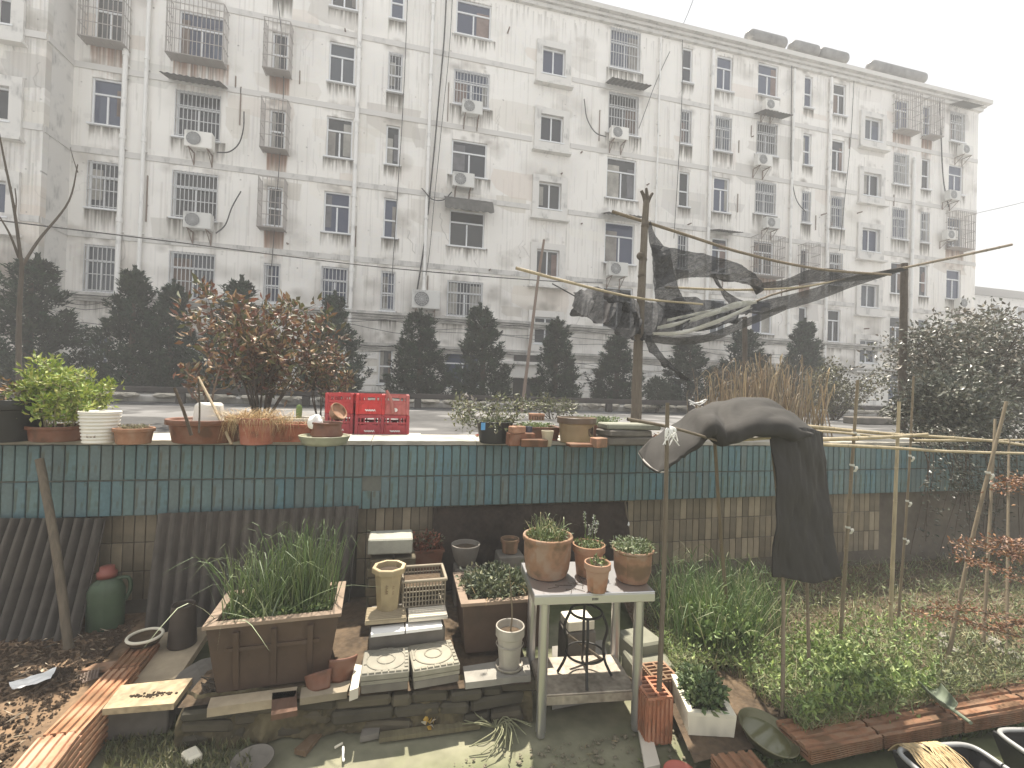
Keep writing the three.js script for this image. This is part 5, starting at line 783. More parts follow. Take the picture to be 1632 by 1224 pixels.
// raised platform of the steps, faced with old bricks
{
  seed = 240; const fL = G(280, 1122, HP), fR = G(850, 1084, HP), o = thing('step_platform', 'low old-brick platform carrying the steps and planters', 'platform', V((fL.x + fR.x) / 2, 0, (fL.z + fR.z) / 2)), ang = -Math.atan2(fR.z - fL.z, fR.x - fL.x), W = fL.distanceTo(fR), dep = 1.0; o.rotation.y = ang;
  const wl = Math.abs(ZW - o.position.z) - .12, c = new MB(); c.box(W, HP - .03, wl - .14, 0, (HP - .03) / 2, -wl / 2 - .07); c.build('core', MT.darkConcrete, o);
  const top = new MB(); top.add(sheet((u, v) => V((u - .5) * (W - .02), HP + .018 * (fbm(u * 2, v * 2, 6, 4, 3) - .5) - .018, (v - 1) * -1 * 0 - v * wl), 50, 30)); top.build('earth', MT.darkSoil, o);
  const bm = variants('platform brick', [.115, .10, .07], 6, .22, { map: T.grime, bump: T.coarse, bs: .006, rough: .95 });
  for (let r = 0; r < 3; r++) for (let x = -W / 2 + .02; x < W / 2 - .08;) { const w = R(.12, .36), h = R(.058, .076), q = part('stone', boxUV(wob(cbox(w - .006, h, .13, .016), R(.005, .011), R(9, 16), R(0, 6))), pick(bm), o); q.position.set(x + w / 2, .034 + r * .074 + R(-.006, .006), -.065 + R(-.035, .03)); q.rotation.set(R(-.06, .06), R(-.09, .09), R(-.05, .05)); x += w; }
  { const f = new MB(); f.add(sheet((u, v) => { const x = (u - .5) * W, y = HP * v, n = fbm(u * 1.0, v * .12 + .3, 22, 5, 31), e = fbm(u, v * .3, 7, 3, 37); return V(x, y, -.035 + .10 * (n - .5) + .06 * (e - .5) - .05 * v * v + .03 * (1 - v)); }, 220, 16)); f.build('earth_face', mat('mossy earth', [.17, .155, .10], { map: T.soil, bump: T.coarse, bs: .02, rough: 1 }), o); }
  // border slabs on the platform's front edge
  slab('edge_slab', 'grey slab along the platform edge under the terracotta shards', [[478, 1113], [553, 1102], [560, 1084], [480, 1096]], HP + .02, .04, mat('brown slab', [.34, .29, .21], { map: T.grime, bump: T.fine, bs: .003 }));
  slab('edge_slab', 'dusty grey slab along the platform edge below the chive planter', [[330, 1129], [470, 1110], [474, 1094], [336, 1112]], HP + .0, .05, tan);
  slab('edge_slab', 'tall white edge stone left of the relief paving slabs', [[557, 1101], [571, 1096], [577, 1060], [566, 1058]], HP + .05, .06, MT.paleStone);
  slab('edge_slab', 'grey concrete slab under the small white plastic pot', [[742, 1088], [846, 1076], [842, 1046], [738, 1062]], HP + .02, .04, MT.concrete);
  slab('plank', 'long flat mossy plank lying on the yard before the steps', [[604, 1177], [766, 1155], [764, 1145], [606, 1166]], .03, .026, mat('mossy wood', [.20, .18, .11], { map: T.wood, bump: T.fine, bs: .004 }), 'plank');
  slab('plank', 'dark flat board propped upright below the corner of the chive planter', [[432, 1140], [474, 1132], [472, 1100], [434, 1104]], HP + .0, .03, mat('brown board', [.16, .09, .06], { map: T.wood }), 'board');
  slab('yard_slab', 'small green-grey paving stone flush with the yard by the plank', [[574, 1174], [604, 1168], [606, 1156], [578, 1160]], .035, .034, MT.darkConcrete);
  // relief pavers
  const pv = [[[575, 1079], [653, 1071], [651, 1028], [578, 1042]], [[655, 1070.6], [731, 1058], [722, 1018], [653, 1027.6]]], ph = HP + .11;
  pv.forEach((c, i) => {
    const k = c.map(q => G(q[0], q[1], ph)), o2 = thing('relief_paver', i ? 'right relief paving slab with rings and square border on the lower step' : 'left relief paving slab with worn rings on the lower step', 'paving slab', V((k[0].x + k[2].x) / 2, ph, (k[0].z + k[2].z) / 2)), w = (k[0].distanceTo(k[1]) + k[3].distanceTo(k[2])) / 2 * .985, d = (k[0].distanceTo(k[3]) + k[1].distanceTo(k[2])) / 2; o2.rotation.y = -Math.atan2(k[1].z - k[0].z, k[1].x - k[0].x);
    const pm = mat('paver ' + i, i ? [.40, .375, .30] : [.385, .365, .30], { map: T.grime, bump: T.fine, bs: .003 }), b = new MB(); b.box(w, .04, d, 0, -.02, 0, 0, 0, 0, .006); b.box(w * .985, .02, d * .985, 0, -.051, 0); b.build('slab', pm, o2); const ub = new MB(); ub.box(w * .96, .05, d * .98, 0, -.0865, 0, 0, 0, 0, .004); ub.build('shade_dark_base', MT.darkConcrete, o2);  // dark lower body paints the shaded side faces of the paver
    const rl = new MB(), rr = (r, t) => { const g = new THREE.TorusGeometry(r, t, 5, 30, Math.PI / 2); g.rotateX(-Math.PI / 2); g.scale(1, .9, d / w); return g; }; const cx = i ? .0 : .0; for (const r of [w * .18, w * .42]) for (let q = 0; q < 4; q++) { const g = new THREE.TorusGeometry(r, .006, 5, 14, Math.PI / 2 - .06); g.rotateX(-Math.PI / 2).rotateY(q * Math.PI / 2); g.scale(1, .8, 1); rl.add(g, cx, .001, -d * .04); }
    for (let q = 0; q < 7; q++) rl.box(w / 8.5, .008, d * .075, -w * .42 + q * w * .14, .003, d * .44, 0, 0, 0, .002); for (let q = 0; q < 6; q++) rl.box(w * .08, .008, d * .1, w * .44, .003, d * .3 - q * d * .135, 0, 0, 0, .002); rl.box(w * .3, .007, .012, 0, .002, -d * .42); rl.box(.012, .007, d * .5, -w * .44, .002, -d * .12); rl.build('relief', pm, o2);
  });
  // upper step: white brick tops, body darkened for shade and grime, ribbed tiles
  const up = .5; [[[591, 1011], [645, 1005], [644, 993], [592, 999]], [[647, 1004.6], [705, 998], [703, 987], [646, 992.6]]].forEach((c, i) => slab('white_brick_top', i ? 'white top of a step brick, right of two along the upper step' : 'white top of a step brick, left of two along the upper step', c, up - .03, .02, MT.white, 'tile'));
  const rs = new MB(), a0 = G(586, 1009, up - .05), a1 = G(712, 996, up - .05), dd = V(a1.x - a0.x, 0, a1.z - a0.z), rw = dd.length(); rs.box(rw * .97, up - HP - .02, .42, 0, -(up - HP) / 2 - .06, -.215, 0, 0, 0, .01); const ro = single('shade_dark_riser', rs.geo(), MT.darkConcrete, 'body of the upper step under the ribbed tiles, coloured dark for shade and grime', 'step', V((a0.x + a1.x) / 2, up, (a0.z + a1.z) / 2)); ro.rotation.y = -Math.atan2(dd.z, dd.x);
  [[[580, 996], [648, 990], [648, 968], [582, 976]], [[650, 989.8], [714, 984], [709, 962], [650, 967.6]]].forEach((c, i) => { const k = c.map(q => G(q[0], q[1], up)), w = k[0].distanceTo(k[1]) * .98, d = k[0].distanceTo(k[3]) + .02, b = new MB(); b.box(w, .02, d, 0, .003, 0, 0, 0, 0, .003); for (let q = 0; q < 9; q++) b.box(w * .98, .012, d / 15, 0, .018, -d / 2 + d * (q + .5) / 9, 0, 0, 0, .003); const t = single('ribbed_tile', b.geo(), i ? MT.paleStone : mat('tan tile', [.48, .40, .27], { map: T.grime }), i ? 'ribbed grey floor tile, right of two on the upper step' : 'ribbed tan floor tile, left of two under the cream pot', 'tile', V((k[0].x + k[2].x) / 2, up, (k[0].z + k[2].z) / 2)); t.rotation.y = -Math.atan2(k[1].z - k[0].z, k[1].x - k[0].x); });
  // octagonal cream pot, basket
  { const f = G(618, 978, up + .02), p = back(f, .09), o2 = thing('octagonal_pot', 'cream octagonal pot with tapered sides and faded characters on the step', 'plant pot', V(p.x, up + .022, p.z), .2), rt = M(27, p), rb = M(17, p), h = M(66, p), b = new MB(); b.lathe([[0, 0], [rb, 0], [rb * 1.02, .01], [rt * .8, h * .8], [rt * .84, h * .86], [rt, h * .88], [rt, h * .98], [rt * .97, h], [rt * .78, h], [rt * .74, h * .86], [0, h * .86]], 8); const g = b.geo(); const gg = clean(g); gg.computeVertexNormals(); part('pot', gg, mat('cream pot', [.56, .45, .27], { map: T.grime, rough: .6 }), o2); const s = new MB(); s.add(new THREE.SphereGeometry(rt * .74, 12, 5, 0, 6.28, 0, 1.2).scale(1, .1, 1), 0, h * .87, 0); s.build('soil', MT.potSoil, o2); const k = new MB(), zz = rt * .80; for (const [x, y] of [[-.03, .6], [-.03, .48], [.012, .58], [.012, .45]]) { k.box(.004, .03, .003, x, h * y, zz * (.72 + y * .28)); k.box(.022, .004, .003, x, h * (y + .02), zz * (.73 + y * .28)); k.box(.02, .004, .003, x, h * (y - .03), zz * (.715 + y * .28)); } k.build('characters', mat('faded ink', [.25, .18, .1], {}), o2); }
  { const f = G(675, 968, up + .02), o2 = thing('plastic_basket', 'grey-beige plastic basket with slotted sides on the upper step', 'basket', V(f.x - .0, up + .02, f.z - .14), .02), w = M(66, f), h = M(42, f), d = .26, b = new MB(); for (const e of [-1, 1]) { for (let i = 0; i <= 13; i++) b.box(.008, h, .008, -w / 2 + w * i / 13, h / 2, e * d / 2); for (let i = 0; i < 6; i++) b.box(w, .007, .006, 0, .01 + h * .18 * i, e * (d / 2 + .002)); for (let i = 1; i < 7; i++) b.box(.006, h, .008, e * w / 2, h / 2, -d / 2 + d * i / 7); for (let i = 0; i < 6; i++) b.box(.006, .007, d, e * (w / 2 + .001), .011 + h * .18 * i, 0); } b.box(w, .008, d, 0, .004, 0); b.build('slotted_sides', mat('beige plastic', [.36, .31, .23], { rough: .6, map: T.grime }), o2); const rm = new MB(); for (const e of [-1, 1]) { rm.box(w + .03, .02, .02, 0, h, e * (d / 2 + .005), 0, 0, 0, .005); rm.box(.02, .02, d - .012, e * (w / 2 + .006), h - .001, 0, 0, 0, 0, .005); } rm.build('rim', mat('beige plastic', [.36, .31, .23]), o2); const s = new MB(); s.box(w - .03, .05, d - .03, 0, h * .6, 0); s.build('soil', MT.potSoil, o2); }
  // blocks behind
  { const f = G(622, 886, .72), b = new MB(); b.add(wob(cbox(.34, .12, .24, .01), .003, 9, 4)); single('square_stone', b.geo(), mat('pale green stone', [.48, .48, .41], { map: T.grime, bump: T.fine, bs: .004 }), 'pale square stone on a brick pile against the wall', 'stone block', V(f.x, .78, f.z - .15)); const k = new MB(); for (let r = 0; r < 6; r++) for (let i = 0; i < 2; i++) k.add(wob(cbox(.17, .068, .26, .008), .004, 12, r + i), f.x - .09 + i * .18 + (r % 2) * .02, HP + .04 + r * .072, f.z - .16); const g = k.geo(); g.translate(-f.x, 0, -f.z); single('brick_pile', g, mat('mossy brick', [.16, .135, .085], { map: T.grime, bump: T.coarse, bs: .006 }), 'pile of mossy old bricks under the pale square stone', 'brick pile', V(f.x, 0, f.z)); }
  { const f = G(680, 912, .5); const o2 = thing('square_pot', 'dark square pot with a reddish-leaved plant behind the basket', 'potted plant', V(f.x, .46, f.z - .15), .1); tub(o2, .26, .2, .2, .2, .015, MT.brownPot, .02); sprouts(o2, .17, .11, .1, 260, .13, .04, .022, [[.24, .08, .045], [.30, .11, .06], [.15, .07, .04], [.09, .09, .04]]); const st = new MB(); st.add(wob(cbox(.26, .18, .26, .01), .004, 7, 3)); single('brick_stand', st.geo(), MT.darkConcrete, 'dark block under the square pot with reddish leaves', 'block', V(f.x, .365, f.z - .15)); }
  { const o2 = pot('old_bowl', 'old rimmed bowl on a stand at the back left of the leafy trough', 'bowl', 741, 905, .55, 46, 24, 34, 'bowl', MT.darkConcrete); const st = new MB(); st.add(cbox(.18, .3, .18, .01)); single('bowl_stand', st.geo(), MT.darkConcrete, 'dark block under the old rimmed bowl', 'block', o2.position.clone().setY(.395)); }
  { const o2 = pot('mossy_pot', 'small clay pot with a pale stone behind the leafy trough', 'plant pot', 812, 884, .62, 30, 24, 22, 'rim', MT.terraOld); const st = new MB(); st.add(cbox(.22, .36, .2, .01)); single('pot_stand', st.geo(), MT.darkConcrete, 'dark block under the small clay pot at the back', 'block', o2.position.clone().setY(.435)); }
}
// planters
function planterAt(name, label, cat, FL, FR, back_, y0, y1, m, tk) { const a = G(FL[0], FL[1], y1), b = G(FR[0], FR[1], y1), w = a.distanceTo(b), ang = -Math.atan2(b.z - a.z, b.x - a.x), n = V(Math.sin(ang), 0, Math.cos(ang)).negate(), mid = a.clone().lerp(b, .5).addScaledVector(n, back_ / 2), o = thing(name, label, cat, V(mid.x, y0, mid.z), ang); tub(o, w, back_, y1 - y0, tk, .035, m, .03, .86); return Object.assign(o, { w, d: back_, h: y1 - y0 }); }
{
  seed = 260;
  let o = planterAt('chive_planter', 'large brown trough of tall chives and clover', 'planter', [328, 997], [540, 976], .45, HP, .66, MT.brownTrough, .16);
  { const b = new MB(); for (const s of [-.31, 0, .31]) b.box(.03, o.h * .86, .02, s * o.w * .9, o.h * .45, o.d / 2 * .935, 0, .14); b.box(o.w * .7, .02, .02, 0, o.h * .62, o.d / 2 * .955, 0, 0); b.build('mouldings', MT.brownTrough, o); const rm = o.children.find(c => c.name === 'rim'); rm.material = mat('pale rim', [.36, .27, .20], { map: T.grime, bump: T.fine, bs: .003 }); }
  const w = o.w / 2, d = o.d / 2, CH = [[.13, .19, .06], [.10, .15, .05], [.19, .23, .11], [.08, .12, .05]];
  blades(o, o.h * .86, [[-w * .6, d * .1, .07], [-w * .25, -d * .1, .07], [-w * .2, d * .3, .05]], 210, .46, .007, CH, .35, 'chives'); blades(o, o.h * .86, [[w * .1, -d * .4, .1], [w * .45, -d * .4, .1], [w * .6, 0, .1], [w * .3, d * .1, .1]], 420, .54, .006, CH, .22, 'chives'); blades(o, o.h * .86, [[-w * .8, d * .5, .04], [-w * .2, d * .75, .04]], 26, .28, .008, [[.30, .33, .2], [.2, .25, .12]], 1.0, 'drooping_chives');
  sprouts(o, o.h * .84, w * .82, d * .8, 2600, .07, .026, .02, [[.12, .18, .045], [.17, .23, .06], [.09, .14, .04], [.24, .29, .10]], MT.leaf, 'clover');
  o = planterAt('leafy_planter', 'dark brown trough of small leafy weeds behind the steel table', 'planter', [738, 961], [872, 951], .5, HP + .02, .62, MT.brownTrough, .1); { const rm = o.children.find(c => c.name === 'rim'); rm.material = mat('pale rim', [.36, .27, .20]); }
  sprouts(o, o.h * .84, o.w * .42, o.d * .42, 1700, .13, .045, .022, [[.085, .11, .05], [.12, .14, .065], [.06, .08, .04], [.17, .18, .09]]); blades(o, o.h * .86, [[0, 0, .2]], 60, .14, .004, STRAW, .6, 'dead_stems', MT.dry);
  o = pot('white_plastic_pot', 'small white ribbed plastic pot with a bare stem on the grey slab', 'plant pot', 811, 1072, HP + .021, 46, 32, 66, 'rim', mat('grey white plastic', [.56, .52, .45], { rough: .5, map: T.grime })); { const s = new MB(); s.lathe([[0, 0], [o.rb * 1.3, 0], [o.rb * 1.4, .022], [o.rb * 1.3, .02], [o.rb * 1.2, .008], [0, .008]], 28); const rg = new MB(); rg.lathe([[o.rt * .93, o.h * .55], [o.rt * .96, o.h * .57], [o.rt * .92, o.h * .59]], 28); rg.build('ring', mat('grey white plastic', [.56, .52, .45]), o); s.build('saucer', mat('grey white plastic', [.56, .52, .45]), o); const k = new MB(); k.taper([V(0, o.h * .8, 0), V(.01, o.h * 1.2, 0), V(-.012, o.h * 2.3, -.02)], .006, .003, 6); k.build('stem', MT.oldBamboo, o); }
  // terracotta shards
  const shard = (label, px, py, y, r, h, a0, a1, rot) => { const p = G(px, py, y), b = new MB(); b.add(sheet((u, v) => { const a = lerp(a0, a1, u), hh = h * (.85 + .15 * u) * v, q = r * (1 + .25 * v); return V(Math.sin(a) * q, hh, Math.cos(a) * q - r); }, 20, 8, .012)); const o2 = single('terracotta_shard', b.geo(), MT.brownPot, label, 'shard', V(p.x, y, p.z)); o2.rotation.set(...rot); };
  shard('curved terracotta shard lying open below the chive planter corner', 503, 1102, HP + .02, .075, .10, -1.1, 1.1, [-.5, -.3, .1]); shard('tall brown terracotta shard standing beside the step', 543, 1088, HP + .02, .08, .14, -1.0, 1.0, [-.25, .3, -.12]);
  // crumpled clear bag and stalks at the planter's left foot
  const q = G(345, 1108, .2), cb = new MB(); for (let i = 0; i < 26; i++) cb.path([V(R(-.09, .1), R(0, .1), R(-.05, .05)), V(R(-.09, .1), R(.02, .13), R(-.05, .05)), V(R(-.09, .12), R(0, .08), R(-.05, .05))], .004, 4, 6); single('twig_heap', cb.geo(), MT.greyBark, 'small heap of dry pale twigs at the left foot of the chive planter', 'twigs', V(q.x, .19, q.z));
  const q2 = G(318, 1110, .1), bo = new MB(), gi = new THREE.IcosahedronGeometry(.17, 3), pp = gi.attributes.position; for (let i = 0; i < pp.count; i++) { const n = .85 + .4 * fbm(pp.getX(i) + 3, pp.getY(i) + pp.getZ(i) + 3, 5, 3, 5); pp.setXYZ(i, pp.getX(i) * n * 1.1, pp.getY(i) * n * .8, pp.getZ(i) * n); } gi.computeVertexNormals(); bo.add(gi); single('boulder', bo.geo(), MT.darkConcrete, 'rounded brown rock between the tan slabs and chive planter', 'rock', V(q2.x, .1, q2.z - .1));
}
// ================================================================= steel table with pots
{
  seed = 300; const HT = .86, fl = G(853, 951, HT), fr = G(1042, 940, HT), w = fl.distanceTo(fr), ang = -Math.atan2(fr.z - fl.z, fr.x - fl.x) - .06, dp = .5, n = V(-Math.sin(ang), 0, -Math.cos(ang)), c = fl.clone().lerp(fr, .5).addScaledVector(n, dp / 2);
  const o = thing('steel_table', 'stainless steel two-tier table carrying four terracotta pots', 'table', V(c.x, 0, c.z), ang);
  const t = new MB(); t.box(w, .012, dp, 0, HT - .006, 0, 0, 0, 0, .004); for (const e of [-1, 1]) { t.box(w, .05, .012, 0, HT - .036, e * (dp / 2 - .007), 0, 0, 0, .003); t.box(.012, .05, dp - .03, e * (w / 2 - .007), HT - .036, 0, 0, 0, 0, .003); } t.build('tabletop', MT.steel, o);
  for (const sx of [-1, 1]) for (const sz of [-1, 1]) { const l = new MB(); l.bar(V(0, .03, 0), V(0, HT - .03, 0), .03, .03, 20); l.bar(V(0, 0, 0), V(0, .05, 0), .024, .027, 16); l.build('leg', MT.steel, o).position.set(sx * (w / 2 - .075), 0, sz * (dp / 2 - .06)); }
  const hs = .235, s = new MB(); s.box(w - .15, .01, dp - .12, 0, hs, 0, 0, 0, 0, .003); for (const e of [-1, 1]) { s.box(w - .2, .05, .01, 0, hs - .03, e * (dp / 2 - .06)); s.box(.01, .05, dp - .18, e * (w / 2 - .075), hs - .03, 0); } s.build('shelf', mat('dusty steel', [.62, .60, .56], { metalness: .55, rough: .5, bump: T.coarse, bs: .002, map: T.soil }), o);
  const bl = new MB(); for (let i = 0; i < 5; i++) bl.box(.004, .014, .002, -.0 + i * .008 - .02, HT - .035, dp / 2 + .0005); bl.build('stamped_mark', MT.wire, o);
  // stool frame upside on the lower shelf
  const so = thing('stool_frame', 'bent black metal stool frame standing on the table\'s lower shelf', 'stool frame', V(c.x + .015, hs + .006, c.z + .02), ang + .3), k = new MB(), hh = .40;
  for (let i = 0; i < 4; i++) { const a = i * Math.PI / 2 + .5, q = (r, y) => V(Math.cos(a) * r, y, Math.sin(a) * r); k.path([q(.17, .006), q(.125, .1), q(.115, .2), q(.135, .3), q(.10, hh)], .009, 8, 24); } k.build('legs', MT.blackMetal, so);
  const rg = new MB(); rg.add(new THREE.TorusGeometry(.122, .007, 6, 40).rotateX(Math.PI / 2), 0, .14, 0); rg.add(new THREE.TorusGeometry(.1, .008, 6, 40).rotateX(Math.PI / 2), 0, hh, 0); rg.build('rings', MT.blackMetal, so);
  // pots on the top
  const y = HT + .001; let p = pot('terracotta_pot', 'large shouldered terracotta pot with grassy weeds, left on the steel table', 'potted plant', 871, 927, y, 80, 62, 63, 'belly', MT.terraOld, { group: 'terracotta pots on the table' });
  blades(p, p.h * .85, [[0, 0, p.rt * .6]], 90, .17, .006, [[.14, .19, .07], [.2, .24, .1], [.4, .36, .2]], .4); sprouts(p, p.h * .84, p.rt * .75, p.rt * .75, 380, .07, .03, .012, GREEN);
  p = pot('terracotta_pot', 'mid-sized terracotta pot with tall white-flowered stems at the table\'s back', 'potted plant', 937, 922, y, 52, 38, 48, 'rim', MT.terracotta, { group: 'terracotta pots on the table' });
  sprouts(p, p.h * .86, p.rt * .75, p.rt * .75, 260, .05, .022, .012, GREEN); { const lv = new Leaves(), st = new MB(); for (const [x, h] of [[-.02, .2], [.05, .17], [.075, .13], [.02, .11]]) { const b0 = V(x * .5, p.h * .85, -.02), t0 = V(x, p.h + h, -.04); st.taper([b0, b0.clone().lerp(t0, .5), t0], .003, .002, 5); for (let i = 0; i < 46; i++) { const q = b0.clone().lerp(t0, .55 + .45 * rnd()); lv.rand(q, V(R(-1, 1), .3, R(-1, 1)), .014, .009, rnd() < .55 ? tint([.55, .55, .5], .2) : tint([.14, .18, .08])); } } st.build('flower_stems', mat('green stem', [.12, .16, .06], {}), p); lv.build('flowers', MT.leaf, p); }
  p = pot('terracotta_pot', 'smallest terracotta pot with one sprout, at the table\'s front edge', 'potted plant', 951, 947, y, 42, 30, 45, 'rim', MT.terracotta, { group: 'terracotta pots on the table' });
  sprouts(p, p.h * .85, p.rt * .6, p.rt * .6, 60, .05, .022, .014, GREEN);
  p = pot('terracotta_pot', 'wide terracotta pot of low leafy rosettes, right on the steel table', 'potted plant', 1007, 933, y, 66, 48, 51, 'roll', MT.terraOld, { group: 'terracotta pots on the table' });
  sprouts(p, p.h * .88, p.rt * .85, p.rt * .85, 900, .06, .024, .013, [[.15, .19, .08], [.2, .25, .11], [.12, .15, .06], [.3, .33, .22]]);
  const tw = new MB(); for (let i = 0; i < 12; i++) { const b0 = V(R(-.3, .0), HT + .004, R(.1, .28)), q = b0.clone().add(V(R(-.12, .12), R(0, .006), R(-.06, .06))); tw.bar(b0, q, .002, .0015, 5); } const g = tw.geo(); const to = single('dry_twigs', g, MT.bark, 'few dry twigs lying on the steel tabletop before the large pot', 'twigs', V(c.x, 0, c.z)); to.rotation.y = ang;
  // behind and under the table
  let f = G(932, 1003, .38), b = new MB(); b.add(cbox(.2, .07, .17, .006)); single('white_box', b.geo(), MT.foam, 'small white foam box on a dark block seen under the tabletop', 'box', V(f.x, .375, f.z - .14)); b = new MB(); b.add(wob(cbox(.22, .335, .2, .01), .003, 8, 2)); single('dark_block', b.geo(), MT.darkConcrete, 'dark block under the white foam box behind the table', 'block', V(f.x, .17, f.z - .14));
  const s0 = G(1012, 1088, .05), s1 = G(905, 1012, .42); pole('thin_stick', 'thin brown stick leaning diagonally behind the steel table', [s0, s0.clone().lerp(s1, .5), s1], .012, .009, MT.stake, 'stick');
  const yl = slab('pale_slab', 'pale dusty slab on the ground behind the steel table', [[880, 1120], [990, 1100], [960, 1020], [880, 1030]], .05, .045, MT.concrete);
  [[1030, 1033, .26, .16, .24, .1, 'grey-green rough stone block behind the table, upper of two'], [1046, 1052, .30, .15, .26, -.1, 'grey-green rough stone block behind the hollow brick, lower of two']].forEach(([px, py, w2, h2, d2, a, lab], i) => { const q = G(px, py, .2), b2 = new MB(); b2.add(wob(cbox(w2, h2, d2, .015), .006, 9, i)); const s2 = single('rough_stone', b2.geo(), mat('mossy stone', [.26, .26, .2], { map: T.grime, bump: T.coarse, bs: .008 }), lab, 'stone block', V(q.x, .09 + .07 * (1 - i), q.z - .1)); s2.rotation.y = a; });
  slab('pale_plank', 'pale board lying on the yard right of the table legs', [[1028, 1224], [1052, 1218], [1018, 1094], [1006, 1098]], .03, .026, MT.paleStone, 'board');
}
// upright hollow brick with stake, foam planter, basin
{
  seed = 320; const hb = (label, FLp, FRp, BRp, y1, m) => { const a = G(FLp[0], FLp[1], y1), b = G(FRp[0], FRp[1], y1), c = G(BRp[0], BRp[1], y1), w = a.distanceTo(b), d = b.distanceTo(c), o = thing('hollow_brick', label, 'brick', V((a.x + c.x) / 2, .004, (a.z + c.z) / 2), -Math.atan2(b.z - a.z, b.x - a.x)); const sh = new THREE.Shape(); sh.moveTo(-w / 2, -d / 2); sh.lineTo(w / 2, -d / 2); sh.lineTo(w / 2, d / 2);  sh.lineTo(-w / 2, d / 2); for (let i = 0; i < 2; i++) for (let j = 0; j < 5; j++) { const cw = (w - .045) / 2, cd = (d - .07) / 5, x = -w / 2 + .015 + i * (cw + .015), y = -d / 2 + .012 + j * (cd + .0115), q = new THREE.Path(); q.moveTo(x, y); q.lineTo(x, y + cd); q.lineTo(x + cw, y + cd); q.lineTo(x + cw, y); sh.holes.push(q); } const g = clean(new THREE.ExtrudeGeometry(sh, { depth: y1 - .004, bevelEnabled: false })); g.rotateX(-Math.PI / 2); part('body', boxUV(g), m, o); const rb = new MB(); for (let i = 0; i < 6; i++) rb.box(w / 11, y1 - .03, .008, -w / 2 + w * (i + .5) / 6, y1 / 2, d / 2 + .003); for (let i = 0; i < 9; i++) for (const s of [-1, 1]) rb.box(.008, y1 - .03, d / 15, s * (w / 2 + .003), y1 / 2, -d / 2 + d * (i + .5) / 9); rb.build('ribs', m, o); return o; };
  hb('orange hollow brick standing on end with the tall stake in it', [1031, 1113], [1071, 1110], [1048, 1076], .28, mat('orange hollow', [.38, .195, .12], { map: T.clay, bump: T.fine, bs: .003 }));
  hb('dark orange hollow brick half hidden behind the upright one', [1040, 1085], [1078, 1080], [1062, 1052], .22, MT.terraOld);
  const fl = G(1096, 1133, .235), fr = G(1175, 1143, .235), bl = G(1069, 1073, .235), w = fl.distanceTo(fr) , dp = fl.distanceTo(bl), ang = -Math.atan2(fr.z - fl.z, fr.x - fl.x), n = bl.clone().sub(fl).normalize(), c = fl.clone().lerp(fr, .5).addScaledVector(n, dp / 2), o = thing('foam_planter', 'white foam box full of leafy green plants', 'planter', V(c.x, .004, c.z), Math.atan2(-n.x, -n.z));
  tub(o, w, dp, .232, .1, .03, MT.foam, 0, .8); sprouts(o, .19, w * .28, dp * .38, 1200, .13, .045, .026, [[.10, .15, .05], [.14, .19, .07], [.07, .11, .04], [.19, .24, .10]]); const mk = new MB(); for (let i = 0; i < 4; i++) mk.box(.006, .022, .003, -w * .3 + i * .013, .05, dp / 2 * .93 + .0); mk.build('stamped_mark', MT.rust, o);
  let f = G(1224, 1172, .13); const bz = thing('round_basin', 'wide round green-grey metal basin tilted against the bed edging', 'basin', V(f.x, .15, f.z)), r = M(44, f), k = new MB(); k.lathe([[0, -.075], [r * .62, -.075], [r * .95, -.01], [r, 0], [r * 1.02, .003], [r * .99, .008], [r * .93, -.004], [r * .6, -.066], [0, -.066]], 44); k.build('basin', mat('basin green', [.16, .155, .085], { rough: .4, metalness: .35, map: T.grime }), bz); const wt = new MB(); wt.lathe([[0, -.028], [r * .8, -.028]], 40); wt.build('water', mat('basin water', [.10, .10, .05], { rough: .08 }), bz); bz.rotation.set(.20, 0, -.16);
  f = G(1076, 1221, .05); const rbw = thing('red_bowl', 'red enamel bowl cut by the bottom edge of the picture', 'bowl', V(f.x, .0, f.z + .05)), q = new MB(); q.lathe([[0, 0], [.05, 0], [.085, .05], [.088, .054], [.08, .05], [.045, .01], [0, .01]], 28); q.build('bowl', mat('red enamel', [.36, .09, .06], { rough: .35 }), rbw);
  f = G(1497, 1122, .2); const gs = thing('green_scoop', 'dull green plastic scoop lying on the ribbed edging bricks', 'scoop', V(f.x, .215, f.z), -.55), a = new MB(); a.add(sheet((u, v) => { const A = lerp(-1.5, 1.5, u), rr = .065 * (1 - .25 * v) * (v > .85 ? 1 - (v - .85) * 3 : 1); return V(Math.sin(A) * rr, .06 - Math.cos(A) * rr, (v - .5) * .24); }, 18, 14, .004)); a.bar(V(0, .03, .1), V(.02, .05, .26), .012, .010, 8); a.build('scoop', mat('scoop green', [.13, .155, .11], { rough: .5 }), gs);
  f = G(1512, 1030, .1); for (const [dx, dz, lab] of [[0, 0, 'left grey plastic slipper lying in the right bed'], [.34, .16, 'right grey plastic slipper lying in the right bed, by the rusty fronds']]) { const s = thing('slipper', lab, 'slipper', V(f.x + dx, .105, f.z + dz), .9 + dx), b = new MB(); const ss = new THREE.Shape(); ss.absellipse(0, 0, .135, .05, 0, 6.283); const gg = new THREE.ExtrudeGeometry(ss, { depth: .02, bevelSize: .006, bevelThickness: .006, bevelSegments: 2, curveSegments: 24 }); gg.rotateX(-Math.PI / 2); b.add(gg); b.build('sole', mat('slipper grey', [.30, .28, .25], { rough: .8, map: T.grime }), s); const u = new MB(); u.add(sheet((a1, v) => { const A = lerp(-1.4, 1.4, a1); return V(.02 + v * .09, .02 + Math.cos(A) * .045, Math.sin(A) * .05 * (1 - .3 * v)); }, 14, 6, .004)); u.build('strap', mat('slipper grey', [.30, .28, .25]), s); }
